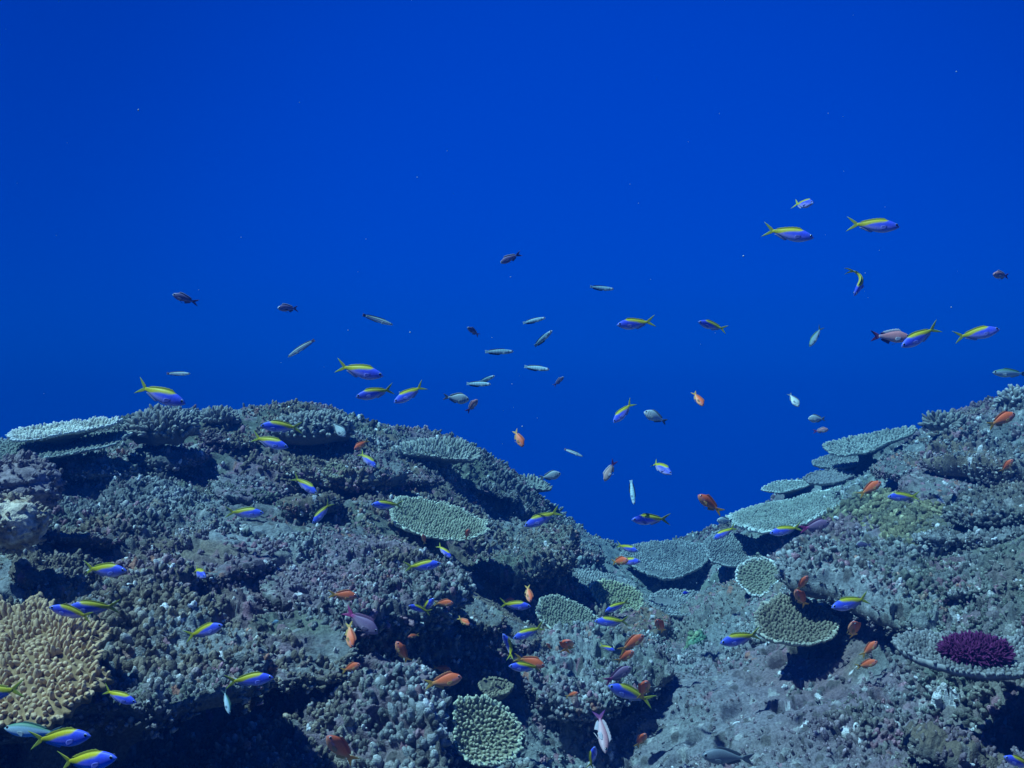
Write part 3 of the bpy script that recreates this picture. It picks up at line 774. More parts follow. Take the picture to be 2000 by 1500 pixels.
table('table_coral', [(634, 918), (650, 909), (672, 914), (677, 928), (660, 937), (642, 932)],
      'very small tan table coral on the long knobby lip', GT, lift=0.24, seed=24, ratio=0.55, cb=(0.218, 0.203, 0.125), ct=(0.289, 0.275, 0.179), spacing=0.0144, flen=0.0098)
table('table_coral', [(762, 1005), (770, 980), (815, 974), (870, 988), (920, 1008), (950, 1025), (945, 1045), (905, 1057), (855, 1055), (805, 1043), (770, 1028)],
      'big pale green table coral on the inner flank of the large mound', GT, lift=0.34, seed=25, cb=(0.211, 0.226, 0.148), ct=(0.385, 0.398, 0.289), rim=(0.70, 0.74, 0.60), spacing=0.0132, flen=0.0139, frad=0.0045)
table('table_coral', [(1048, 1200), (1060, 1170), (1090, 1168), (1140, 1190), (1180, 1215), (1187, 1235), (1165, 1252), (1110, 1250), (1070, 1230)],
      'grey green fine textured table coral leaning into the valley', GT, lift=0.28, seed=26, cb=(0.172, 0.187, 0.133), ct=(0.289, 0.302, 0.226), rim=(0.55, 0.58, 0.48), spacing=0.0144, flen=0.0131, frad=0.0048)
table('table_coral', [(1150, 1150), (1165, 1138), (1200, 1140), (1240, 1152), (1255, 1175), (1245, 1195), (1210, 1204), (1175, 1190)],
      'yellowish green table coral in the middle of the valley', GT, lift=0.38, seed=27, cb=(0.234, 0.242, 0.133), ct=(0.370, 0.370, 0.233), rim=(0.66, 0.68, 0.5), spacing=0.0176, flen=0.0131, frad=0.0060)
table('table_coral', [(1613, 870), (1650, 860), (1700, 852), (1750, 842), (1787, 839), (1775, 853), (1735, 868), (1690, 886), (1640, 892), (1620, 884)],
      'upper pale table coral jutting from the right slope against the open water', GT, lift=0.5, seed=28, ratio=0.28, cb=(0.234, 0.257, 0.226), ct=(0.385, 0.412, 0.370), spacing=0.0240, flen=0.0246, frad=0.0080)
table('table_coral', [(1488, 957), (1520, 943), (1565, 939), (1590, 941), (1570, 953), (1525, 963)],
      'narrow pale table coral poking over the water above the largest one', GT, lift=0.45, seed=29, ratio=0.28, cb=(0.234, 0.257, 0.226), ct=(0.370, 0.398, 0.357), rim=(0.7, 0.75, 0.7), spacing=0.0224, flen=0.0131, frad=0.0072)
table('table_coral', [(1570, 936), (1600, 922), (1650, 922), (1665, 932), (1630, 945), (1590, 947)],
      'small dull mauve grey table next to the narrow pale one', GT, lift=0.35, seed=30, ratio=0.3, cb=(0.187, 0.187, 0.187), ct=(0.289, 0.289, 0.289), spacing=0.0224, flen=0.0115, frad=0.0072)
table('table_coral', [(1425, 1010), (1465, 992), (1530, 980), (1600, 962), (1660, 953), (1690, 962), (1655, 985), (1605, 1010), (1545, 1034), (1490, 1041), (1442, 1032)],
      'largest pale grey green table coral on the edge of the right slope', GT, lift=0.42, seed=31, cb=(0.218, 0.242, 0.195), ct=(0.343, 0.370, 0.316), rim=(0.72, 0.76, 0.70), spacing=0.0192, flen=0.0148, frad=0.0064)
table('table_coral', [(1437, 1128), (1448, 1105), (1475, 1094), (1510, 1098), (1525, 1125), (1510, 1150), (1482, 1167), (1455, 1155)],
      'white rimmed fan shaped table coral leaning out of the broad shelf', GT, lift=0.40, seed=32, ratio=0.7, cb=(0.203, 0.203, 0.140), ct=(0.289, 0.289, 0.213), rim=(0.86, 0.88, 0.84), spacing=0.0160, flen=0.0107, frad=0.0056)
table('table_coral', [(1476, 1200), (1500, 1178), (1555, 1165), (1610, 1195), (1638, 1222), (1625, 1248), (1580, 1263), (1520, 1258), (1482, 1240)],
      'brown half round table coral with pale fringe over a blue shadow', GT, lift=0.42, stalk=False, seed=33, cb=(0.15, 0.135, 0.095), ct=(0.26, 0.235, 0.165), rim=(0.50, 0.50, 0.40), spacing=0.0152, flen=0.0131, frad=0.0052)
table('table_coral', [(886, 1380), (906, 1361), (945, 1366), (990, 1392), (1016, 1430), (1012, 1465), (985, 1492), (940, 1497), (902, 1482), (886, 1450), (884, 1412)],
      'round lime edged table coral with fat knobs at the valley bottom', GT, lift=0.32, seed=34, ratio=0.8, cb=(0.187, 0.187, 0.117), ct=(0.398, 0.392, 0.275), rim=(0.70, 0.76, 0.55), spacing=0.0132, flen=0.0115, frad=0.0042)
table('table_coral', [(935, 1340), (960, 1330), (1000, 1340), (990, 1358), (955, 1366)],
      'little tan table coral in shadow above the round lime edged one', GT, lift=0.1, seed=35, cb=(0.16, 0.145, 0.10), ct=(0.28, 0.25, 0.17), spacing=0.0128, flen=0.0098, frad=0.0044)
# ---- other corals
fc = [(-260, 1210), (-60, 1150), (20, 1172), (75, 1152), (150, 1192), (218, 1218), (178, 1262), (200, 1312), (150, 1345), (110, 1390), (0, 1400), (-120, 1412), (-260, 1420)]
table('finger_coral', fc, 'cream tan finger coral spreading over the near dark ledge', None, lift=0.20, seed=40, ratio=0.46, cb=(0.29, 0.19, 0.09), ct=(0.64, 0.45, 0.26), spacing=0.0140, flen=0.021, frad=0.0047, fill=0.86, ragged=0.16, lean=0.8, th=0.012, dish=-0.05, clump=0.8)
bush('bushy_coral', 315, 820, 132, 54, 'dark bushy coral dome under the blue fish on the crest', 'bushy corals on the crests', lift=0.5, n=420, seed=50, flen=0.035, frad=0.011)
bush('bushy_coral', 428, 808, 80, 30, 'low bushy tuft of coral next to the dark dome', 'bushy corals on the crests', lift=0.2, n=150, seed=51, flen=0.04, frad=0.012)
bush('bushy_coral', 612, 822, 150, 46, 'wide bed of stubby coral on the summit of the big mound', 'bushy corals on the crests', lift=0.3, n=420, seed=52, flen=0.028, frad=0.011, ct=(0.40, 0.40, 0.36))
bush('bushy_coral', 1850, 817, 92, 32, 'ragged grey bushy coral standing on the right hand skyline', 'bushy corals on the crests', lift=0.3, n=170, seed=53, flen=0.045, frad=0.013, jag=0.2)
bush('bushy_coral', 1985, 772, 70, 38, 'spotted bushy coral on the highest point at the frame edge', 'bushy corals on the crests', lift=0.3, n=130, seed=54, flen=0.04, frad=0.013, ct=(0.5, 0.5, 0.48), jag=0.2)
bush('soft_coral', 1908, 1258, 132, 42, 'purple feathery soft coral on the round dead table', None, lift=0.27, n=1700, seed=55, flen=0.022, frad=0.0032, cb=(0.085, 0.013, 0.07), ct=(0.18, 0.03, 0.13), mat=M_SOFT, jag=0.7)

def yel(x, y, c, t):
    n = fbm(x * 8, y * 8, 8, 3); n2 = fbm(x * 25, y * 25, 12, 3)
    q = mixc((0.15, 0.15, 0.10), (0.25, 0.23, 0.125), smooth(n, 0.3, 0.7))
    return mixc(q, (0.42, 0.40, 0.24), smooth(n2, 0.66, 0.74))
drape('encrusting_coral', [(1600, 1010), (1650, 985), (1720, 968), (1800, 985), (1860, 1010), (1882, 1045), (1850, 1080), (1790, 1092), (1720, 1080), (1660, 1050)],
      'yellow green encrusting coral patch on the right slope', None, 0.06, yel, M_REEF, seed=2, knob=2600, rag=0.14)
def grn(x, y, c, t):
    return mixc((0.10, 0.22, 0.14), (0.26, 0.36, 0.20), smooth(fbm(x * 20, y * 20, 4, 3), 0.3, 0.7))
drape('encrusting_coral', [(1335, 1270), (1350, 1245), (1378, 1238), (1385, 1262), (1370, 1285), (1345, 1290)], 'small emerald green crust in the valley', None, 0.03, grn, M_REEF, seed=4, knob=260, rag=0.2)
def wht(x, y, c, t):
    return mixc((0.55, 0.53, 0.50), (0.80, 0.80, 0.80), smooth(fbm(x * 30, y * 30, 6, 3), 0.3, 0.6))
drape('bleached_coral', [(1812, 1380), (1828, 1366), (1850, 1372), (1872, 1376), (1890, 1392), (1868, 1388), (1845, 1386), (1826, 1390)], 'bright white bleached coral scrap below the round dead table', None, 0.03, wht, M_REEF, seed=5, rag=0.2, knob=14)
boulder('coral_boulder', 22, 1024, 112, 84, 2.45, 'cream and brown smooth coral boulder at the frame edge', ((0.36, 0.27, 0.18), (0.70, 0.60, 0.46)), 3, grow=70, fine=0.5)
boulder('coral_boulder', 30, 958, 170, 90, 2.85, 'mauve grey rounded coral head behind the cream boulder', ((0.22, 0.18, 0.19), (0.34, 0.28, 0.29)), 5, grow=350)

# ------------------------------------------------------------------ fish
def ip(s, xs, ys):
    """smooth interpolation through profile points"""
    s = np.asarray(s, float); xs = np.asarray(xs); ys = np.asarray(ys)
    i = np.clip(np.searchsorted(xs, s) - 1, 0, len(xs) - 2)
    m = np.gradient(ys, xs)
    h = xs[i + 1] - xs[i]; t = np.clip((s - xs[i]) / h, 0, 1)
    return ((2 * t ** 3 - 3 * t ** 2 + 1) * ys[i] + (t ** 3 - 2 * t ** 2 + t) * h * m[i] + (-2 * t ** 3 + 3 * t ** 2) * ys[i + 1] + (t ** 3 - t ** 2) * h * m[i + 1])

def c3(*k): return np.array(k, float)

def col_fusilier(s, h):
    back = ip(s, [0, .24, .33, .5, .7, .85, 1], [1.3, 1.12, .66, .40, .10, -.55, -1.4])
    c = mixc(c3(.55, .52, .85), c3(.36, .31, .88), smooth(h, -0.95, -0.35))
    c = mixc(c, c3(.07, .11, .85), smooth(h, -0.55, 0.12))
    c = mixc(c, c3(.10, .16, .62), (1 - smooth(s, 0.05, 0.25)) * 0.7)
    c = mixc(c, c3(.45, .50, .66), (1 - smooth(s, 0.0, 0.10)) * (1 - smooth(h, -0.2, 0.5)))
    c = mixc(c, c3(.40, .25, .42), smooth(s, .6, .9) * (1 - smooth(h, -.2, .3)) * 0.45)
    y = smooth(h - back, -0.16, 0.18)
    c = mixc(c, c3(.60, .52, .015), y)
    c = mixc(c, c3(.22, .26, .04), smooth(h, .86, 1.0) * y * 0.5)
    spot = np.exp(-(((s - .33) / .022) ** 2 + ((h + .18) / .13) ** 2))
    return mixc(c, c3(.01, .01, .05), np.clip(spot * 1.3, 0, 1))

def col_anthias(s, h):
    c = mixc(c3(.95, .38, .18), c3(.95, .18, .055), smooth(h, -.8, .3))
    c = mixc(c, c3(.55, .09, .04), smooth(h, .6, 1.0) * .6)
    c = mixc(c, c3(.75, .38, .10), smooth(s, .75, 1.0) * .7)
    c = mixc(c, c3(.55, .20, .22), (1 - smooth(s, 0, .18)) * .5)
    st = np.exp(-(((h - (.25 - 1.5 * (s - .1))) / .14) ** 2)) * (s < .34) * (s > .1)
    return mixc(c, c3(.60, .30, .42), st * .6)

def col_violet(s, h):
    c = mixc(c3(.30, .24, .40), c3(.14, .12, .24), smooth(h, -.6, .6))
    return mixc(c, c3(.35, .42, .50), 1 - smooth(s, .04, .16))

def col_mauve(s, h):
    c = mixc(c3(.36, .25, .36), c3(.25, .15, .26), smooth(h, -.5, .6))
    c = mixc(c, c3(.46, .07, .24), smooth(s, .80, 1.0))
    return mixc(c, c3(.05, .02, .06), np.exp(-(((s - .30) / .03) ** 2 + ((h + .3) / .18) ** 2)))

def col_hog(s, h):
    c = mixc(c3(.62, .34, .34), c3(.60, .24, .24), smooth(h, -.5, .5))
    c = mixc(c, c3(.62, .42, .46), smooth(s, .8, 1.0))
    return mixc(c, c3(.25, .02, .10), np.exp(-(((s - .30) / .03) ** 2 + ((h + .3) / .2) ** 2)))

def col_rosy(s, h):
    c = mixc(c3(.55, .40, .42), c3(.48, .24, .26), smooth(h, -.3, .7))
    return mixc(c, c3(.30, .10, .22), smooth(s, .85, 1.0))

def col_beige(s, h):
    c = mixc(c3(.52, .42, .36), c3(.42, .30, .27), smooth(h, -.3, .6))
    c = mixc(c, c3(.10, .03, .10), smooth(s, .86, 1.0))
    return mixc(c, c3(.02, .01, .02), np.exp(-(((s - .34) / .035) ** 2 + ((h + .2) / .2) ** 2)))

def col_chromis(s, h):
    c = mixc(c3(.55, .64, .62), c3(.38, .50, .50), smooth(h, -.4, .7))
    b = np.exp(-(((s - .21) / .016) ** 2)) + .7 * np.exp(-(((s - .30) / .012) ** 2)) * (np.abs(h) < .6)
    return mixc(c, c3(.03, .05, .07), np.clip(b * .75, 0, 1) * (np.abs(h) < .8))

def col_silver(s, h):
    c = mixc(c3(.55, .70, .72), c3(.34, .54, .60), smooth(h, -.3, .5))
    return mixc(c, c3(.10, .26, .16), smooth(h, .62, .75))

def col_tile(s, h):
    c = mixc(c3(.46, .68, .72), c3(.30, .54, .60), smooth(h, -.3, .7))
    k = (np.sin(s * 120) * .5 + .5) * smooth(s, .2, .3)
    c = mixc(c, c3(.10, .20, .24), k * .45)
    c = mixc(c, c3(.55, .65, .70), 1 - smooth(s, .1, .2))
    return mixc(c, c3(.01, .02, .04), np.exp(-(((s - .20) / .018) ** 2)) * .9 * (h < .6))

def col_stripe(s, h):
    c = mixc(c3(.75, .85, .85), c3(.26, .40, .38), smooth(h, .45, .6))
    b = np.exp(-(((h - .25) / .2) ** 2))
    return mixc(c, c3(.02, .03, .05), b)

def col_grey(s, h):
    return mixc(c3(.22, .24, .26), c3(.15, .17, .20), smooth(h, -.4, .6))

def col_electric(s, h):
    return mixc(c3(.03, .08, .75), c3(.02, .05, .6), smooth(h, -.4, .6))

def col_disc(s, h):
    return mixc(c3(.30, .48, .60), c3(.22, .40, .55), smooth(h, -.4, .6))

S8 = [0, .06, .15, .3, .5, .7, .87, 1]
KIND = {
 'fusilier': dict(top=[.004, .040, .070, .098, .100, .074, .042, .024], bot=[.004, .034, .066, .104, .112, .080, .040, .022], wid=[.004, .03, .048, .062, .06, .042, .018, .009],
    sy=1.2, col=col_fusilier, px=-.30, fork=(.20, .155, .045), tailc=(c3(.58, .52, .02), c3(.40, .50, .10)), dor=(.28, .88, .036, .018), dorc=(c3(.55, .50, .02), c3(.30, .34, .05)), anal=(.60, .88, .04, .02), analc=(c3(.42, .40, .62), c3(.5, .5, .7)),
    pec=.12, pecc=c3(.26, .26, .72), eye=(.085, .022, .027)),
 'anthias': dict(top=[.004, .075, .120, .165, .155, .110, .062, .042], bot=[.004, .055, .100, .145, .145, .100, .056, .040], wid=[.004, .035, .055, .068, .062, .042, .02, .011],
    col=col_anthias, px=-.27, fork=(.23, .14, .09), tailc=(c3(.72, .36, .08), c3(.70, .50, .10)), dor=(.24, .90, .06, .05), dorc=(c3(.60, .12, .05), c3(.62, .24, .10)), anal=(.62, .88, .085, .04), analc=(c3(.72, .40, .10), c3(.66, .50, .18)),
    pec=.16, pecc=c3(.70, .42, .16), pel=.15, eye=(.095, .045, .030)),
 'violet_anthias': dict(base='anthias', col=col_violet, tailc=(c3(.10, .08, .20), c3(.22, .18, .42)), dorc=(c3(.08, .06, .14), c3(.45, .45, .55)), analc=(c3(.14, .12, .25), c3(.2, .2, .4)), pecc=c3(.2, .2, .35), sy=.85),
 'mauve_anthias': dict(base='anthias', col=col_mauve, tailc=(c3(.48, .06, .22), c3(.52, .10, .28)), dorc=(c3(.26, .14, .24), c3(.24, .10, .2)), analc=(c3(.3, .2, .3), c3(.3, .2, .3)), pecc=c3(.35, .25, .35)),
 'hogfish': dict(base='anthias', col=col_hog, tailc=(c3(.42, .10, .20), c3(.06, .01, .12)), dorc=(c3(.62, .55, .58), c3(.80, .80, .82)), analc=(c3(.12, .04, .14), c3(.10, .03, .2)), pecc=c3(.75, .75, .8), pelw=True, sy=.86, darktip=True),
 'rosy_fish': dict(base='anthias', col=col_rosy, tailc=(c3(.28, .08, .20), c3(.16, .06, .25)), dorc=(c3(.5, .4, .42), c3(.62, .58, .62)), analc=(c3(.5, .5, .55), c3(.6, .6, .65)), pecc=c3(.6, .6, .65), pelw=True),
 'beige_fish': dict(base='anthias', col=col_beige, tailc=(c3(.10, .02, .12), c3(.10, .03, .18)), dorc=(c3(.55, .5, .5), c3(.7, .7, .72)), analc=(c3(.2, .15, .18), c3(.3, .25, .3)), pecc=c3(.7, .7, .75), pelw=True, sy=.9),
 'damselfish': dict(top=[.004, .080, .135, .190, .185, .120, .058, .036], bot=[.004, .060, .115, .180, .180, .115, .050, .034], wid=[.004, .04, .062, .078, .07, .045, .02, .01],
    col=col_chromis, px=-.30, fork=(.20, .13, .10), tailc=(c3(.30, .40, .42), c3(.12, .16, .22)), dor=(.28, .90, .04, .06), dorc=(c3(.22, .30, .32), c3(.16, .22, .28)), anal=(.58, .90, .05, .05), analc=(c3(.25, .34, .36), c3(.18, .24, .3)),
    pec=.14, pecc=c3(.4, .5, .52), eye=(.09, .05, .034)),
 'silver_fish': dict(top=[.004, .042, .074, .105, .108, .080, .044, .022], bot=[.004, .040, .074, .108, .112, .080, .040, .02], wid=[.004, .03, .048, .06, .058, .04, .018, .009],
    col=col_silver, px=-.31, fork=(.19, .13, .05), tailc=(c3(.12, .22, .24), c3(.10, .16, .2)), dor=(.32, .86, .03, .02), dorc=(c3(.10, .22, .16), c3(.08, .18, .14)), anal=(.60, .88, .03, .02), analc=(c3(.4, .5, .52), c3(.4, .5, .52)),
    pec=.12, pecc=c3(.45, .55, .58), eye=(.085, .03, .026)),
 'tilefish': dict(top=[.004, .046, .064, .082, .086, .074, .052, .036], bot=[.004, .036, .058, .080, .084, .070, .048, .034], wid=[.006, .032, .044, .05, .048, .038, .02, .01],
    col=col_tile, px=-.38, fork=(.12, .06, .105), tailc=(c3(.35, .55, .62), c3(.35, .55, .65)), dor=(.28, .95, .025, .028), dorc=(c3(.02, .03, .08), c3(.01, .01, .06)), anal=(.5, .95, .035, .04), analc=(c3(.03, .05, .10), c3(.01, .02, .07)),
    pec=.10, pecc=c3(.5, .65, .7), eye=(.06, .03, .024)),
 'striped_wrasse': dict(top=[.004, .032, .050, .068, .072, .062, .046, .034], bot=[.004, .030, .048, .066, .070, .058, .042, .032], wid=[.005, .028, .04, .046, .044, .034, .018, .009],
    col=col_stripe, px=-.39, fork=(.11, .05, .10), tailc=(c3(.08, .08, .16), c3(.25, .2, .3)), dor=(.25, .95, .025, .025), dorc=(c3(.05, .07, .10), c3(.02, .02, .08)), anal=(.5, .95, .02, .02), analc=(c3(.4, .45, .5), c3(.3, .3, .4)),
    pec=.08, pecc=c3(.5, .6, .6), eye=(.06, .02, .018)),
 'slim_rosy_fish': dict(base='rosy_fish', sy=.62),
 'grey_fish': dict(base='damselfish', col=col_grey, tailc=(c3(.14, .16, .19), c3(.10, .11, .15)), dorc=(c3(.14, .16, .19), c3(.1, .12, .15)), analc=(c3(.14, .16, .19), c3(.1, .12, .15)), pecc=c3(.2, .22, .25), sy=.80),
 'electric_damselfish': dict(base='damselfish', col=col_electric, tailc=(c3(.03, .06, .6), c3(.03, .06, .6)), dorc=(c3(.03, .06, .6), c3(.03, .06, .6)), analc=(c3(.03, .06, .6), c3(.03, .06, .6)), pecc=c3(.05, .1, .6)),
 'pale_disc_fish': dict(base='damselfish', col=col_disc, tailc=(c3(.25, .42, .55), c3(.25, .42, .55)), dorc=(c3(.25, .42, .55), c3(.3, .5, .6)), analc=(c3(.25, .42, .55), c3(.3, .5, .6)), pecc=c3(.3, .5, .6)),
}
for k_, v_ in list(KIND.items()):
    if 'base' in v_:
        b_ = dict(KIND[v_['base']]); b_.update(v_); KIND[k_] = b_

def sheet(P, th, C):
    """thin fin: grid P (r,c,3) thickened sideways to th (r,c)"""
    r, c = P.shape[:2]
    off = np.zeros_like(P); off[..., 1] = th
    V = np.concatenate([(P + off).reshape(-1, 3), (P - off).reshape(-1, 3)])
    f = grid_faces(r, c); g = grid_faces(r, c, r * c)[:, ::-1]
    ring = np.concatenate([np.arange(c), np.arange(1, r) * c + c - 1, (r - 1) * c + np.arange(c - 2, -1, -1), np.arange(r - 2, 0, -1) * c])
    n2 = np.roll(ring, -1)
    e = np.stack([ring, ring + r * c, n2 + r * c, n2], -1)
    return V, np.concatenate([f, g, e]), np.tile(C.reshape(-1, 3), (2, 1))

def fish_parts(kind):
    k = KIND[kind]; sy = k.get('sy', 1.0); x0 = .5; x1 = k['px']
    ns, nr_ = 34, 24
    s = (1 - np.cos(np.linspace(0, 1, ns) * math.pi * .5)) ** .9
    s = np.clip(0.55 * s + 0.45 * np.linspace(0, 1, ns), 0, 1)
    top = ip(s, S8, k['top']) * sy; bot = ip(s, S8, k['bot']) * sy; wd = ip(s, S8, k['wid'])
    a = np.linspace(0, 2 * math.pi, nr_, endpoint=False)
    ca, sa = np.cos(a), np.sin(a)
    Zz = np.where(sa >= 0, sa * top[:, None], sa * bot[:, None])
    Yy = np.sign(ca) * np.abs(ca) ** .85 * wd[:, None]
    Xx = np.broadcast_to((x0 + (x1 - x0) * s)[:, None], Zz.shape)
    V = np.stack([Xx, Yy, Zz], -1).reshape(-1, 3)
    C = k['col'](np.broadcast_to(s[:, None], Zz.shape), np.broadcast_to(sa, Zz.shape))
    C = C.reshape(-1, 3)
    f = grid_faces(ns, nr_, 0, True)
    V = np.concatenate([V, [[x0 + .004, 0, 0], [x1 - .004, 0, 0]]]); C = np.concatenate([C, C[:1], C[-2:-1]])
    j = np.arange(nr_); nv = ns * nr_
    t1 = np.stack([np.full(nr_, nv), (j + 1) % nr_, j], -1); t2 = np.stack([np.full(nr_, nv + 1), (ns - 1) * nr_ + j, (ns - 1) * nr_ + (j + 1) % nr_], -1)
    parts = {'body': (V, [f, t1, t2], C, 0)}
    # tail
    fl, sp, notch = k['fork']
    aa = np.linspace(0, 1, 7)[:, None]; bb = np.linspace(-1, 1, 15)[None, :]
    reach = notch + (fl - notch) * np.abs(bb) ** 1.25
    xt = x1 + .02 - aa * (reach + .02)
    zt = bb * (k['top'][-1] * sy * (1 - aa) + sp * aa ** .85 * (0.35 + .65 * np.abs(bb) ** .6))
    P = np.stack([xt, np.zeros_like(xt), zt + 0 * xt], -1)
    cc = mixc(k['tailc'][0], k['tailc'][1], np.clip(aa * np.ones_like(bb), 0, 1) ** 1.5)
    parts['tail_fin'] = sheet(P, .006 * (1 - aa * .85) * np.ones_like(bb), cc) + (1,)
    # dorsal and anal fins
    for nm, sg in (('dorsal_fin', 1), ('anal_fin', -1)):
        s0, s1, h1, h2 = k['dor' if sg > 0 else 'anal']
        q = np.linspace(0, 1, 16); ss = s0 + (s1 - s0) * q
        prof = ip(ss, S8, k['top'] if sg > 0 else k['bot']) * sy
        hh = (h1 * (1 - q) + h2 * q) * np.clip(q * 7, 0, 1) ** .7 * np.clip((1 - q) * 5 + .35, 0, 1) * (1 + .10 * np.cos(q * 15 * math.pi))
        r = np.linspace(-.25, 1, 4)[:, None]
        xx = (x0 + (x1 - x0) * ss)[None, :] - .035 * np.clip(r, 0, 1) * (0.4 + q)
        zz = sg * (prof[None, :] - .012 * (r < 0) + np.clip(r, 0, 1) * hh[None, :])
        P = np.stack([xx, np.zeros_like(xx), zz], -1)
        cs = k['dorc' if sg > 0 else 'analc']
        cc = mixc(cs[0], cs[1], np.clip(r, 0, 1) * np.ones_like(q)[None, :])
        if k.get('darktip') and sg > 0:
            cc = mixc(cc, c3(.05, .01, .08), smooth(q, .8, .9)[None, :] * np.ones_like(r))
        parts[nm] = sheet(P, .004 * (1.2 - np.clip(r, 0, 1)) * np.ones_like(q)[None, :], cc) + (1,)
    # paired fins and eyes
    pl = k['pec']
    wd_p = float(ip(np.array([.31]), S8, k['wid'])[0]); bt = float(ip(np.array([.31]), S8, k['bot'])[0]) * sy
    xp = x0 + (x1 - x0) * .31
    fins = []
    for side in (1, -1):
        r = np.linspace(0, 1, 6)[:, None]; q = np.linspace(-1, 1, 7)[None, :]
        spread = .012 + .036 * np.sin(r * math.pi * .62)
        P = np.stack([xp - pl * r * (1 - .12 * q ** 2) + 0 * q, side * (wd_p * .96 + pl * .14 * r + 0 * q), -bt * .25 + q * spread * .9 - .03 * r], -1)
        parts['pectoral_fin' + ('' if side > 0 else '_b')] = sheet(P, .002 * np.ones((6, 7)), np.tile(k['pecc'], (42, 1)).reshape(6, 7, 3)) + (1,)
    if k.get('pel') or k.get('pelw'):
        r = np.linspace(0, 1, 5)[:, None]; q = np.linspace(-1, 1, 5)[None, :]
        bt2 = float(ip(np.array([.36]), S8, k['bot'])[0]) * sy
        P = np.stack([x0 + (x1 - x0) * .38 - .15 * r + .02 * q * (1 - r * .5), 0 * r + 0 * q, -bt2 * .9 - .07 * r + .012 * q], -1)
        parts['pelvic_fin'] = sheet(P, .004 * np.ones((5, 5)), np.tile(c3(.7, .7, .75) if k.get('pelw') else k['analc'][1], (25, 1)).reshape(5, 5, 3)) + (1,)
    es, ez, er = k['eye']
    we = float(ip(np.array([es]), S8, k['wid'])[0])
    for side in (1, -1):
        tt = np.linspace(0, math.pi * .5, 6); pp = np.linspace(0, 2 * math.pi, 16, endpoint=False)
        T_, P_ = np.meshgrid(tt, pp, indexing='ij')
        V = np.stack([er * np.sin(T_) * np.cos(P_), side * (we * .78 + er * .55 * np.cos(T_)), er * np.sin(T_) * np.sin(P_)], -1).reshape(-1, 3)
        V += np.array([x0 + (x1 - x0) * es, 0, ez * sy])
        cc = mixc(c3(.008, .008, .012), c3(.70, .74, .78), smooth(T_, .95, 1.1).reshape(-1))
        ff = grid_faces(6, 16, 0, True)
        parts['eye' + ('' if side > 0 else '_b')] = (V, [ff[:, ::-1] if side > 0 else ff], cc, 2)
    return parts

PCACHE, MCACHE = {}, {}
def fish_mesh(kind, part, bend):
    key = (kind, part, round(bend, 2))
    if key in MCACHE: return MCACHE[key]
    if kind not in PCACHE: PCACHE[kind] = fish_parts(kind)
    ps = PCACHE[kind]
    names = [part] if part != 'whole' else [n for n in ps]
    Vs, Fs, Cs, o = [], [], [], 0
    mat = None
    for n in names:
        V, f, C, mi = ps[n]
        f = f if isinstance(f, list) else [f]
        Vs.append(V); Cs.append(C); Fs += [q + o for q in f]; o += len(V)
        mat = (M_FISH, M_FIN, M_EYE)[mi] if part != 'whole' else M_FISH
    V = np.concatenate(Vs).copy()
    if bend:
        # bend the spine sideways along a circular arc behind the shoulders
        xs = np.clip(.18 - V[:, 0], 0, None); th = bend * xs
        R_ = 1 / bend
        cx = np.where(xs > 0, .18 - R_ * np.sin(th), V[:, 0]); cy = np.where(xs > 0, R_ * (1 - np.cos(th)), 0)
        V = np.stack([cx + V[:, 1] * np.sin(th), cy + V[:, 1] * np.cos(th), V[:, 2]], -1)
    tmp = mesh_np('fish_mesh', V, Fs, np.concatenate(Cs), mat)
    me = tmp.data; bpy.data.objects.remove(tmp)
    MCACHE[key] = me
    return me

REAL = dict(fusilier=.155, anthias=.095, violet_anthias=.09, mauve_anthias=.12, hogfish=.16, rosy_fish=.09, slim_rosy_fish=.09, beige_fish=.10, damselfish=.09, silver_fish=.13,
            tilefish=.12, striped_wrasse=.12, grey_fish=.15, electric_damselfish=.04, pale_disc_fish=.05)
bpy.context.view_layer.update()
DG = bpy.context.evaluated_depsgraph_get()

def reef_depth(u, v):
    d = Vector(px(u, v, 1.0) - CAM); n = d.length; d.normalize()
    ok, loc, *_ = scene.ray_cast(DG, Vector(CAM), d, distance=30)
    return (loc.y - CAM[1]) if ok else 99.0

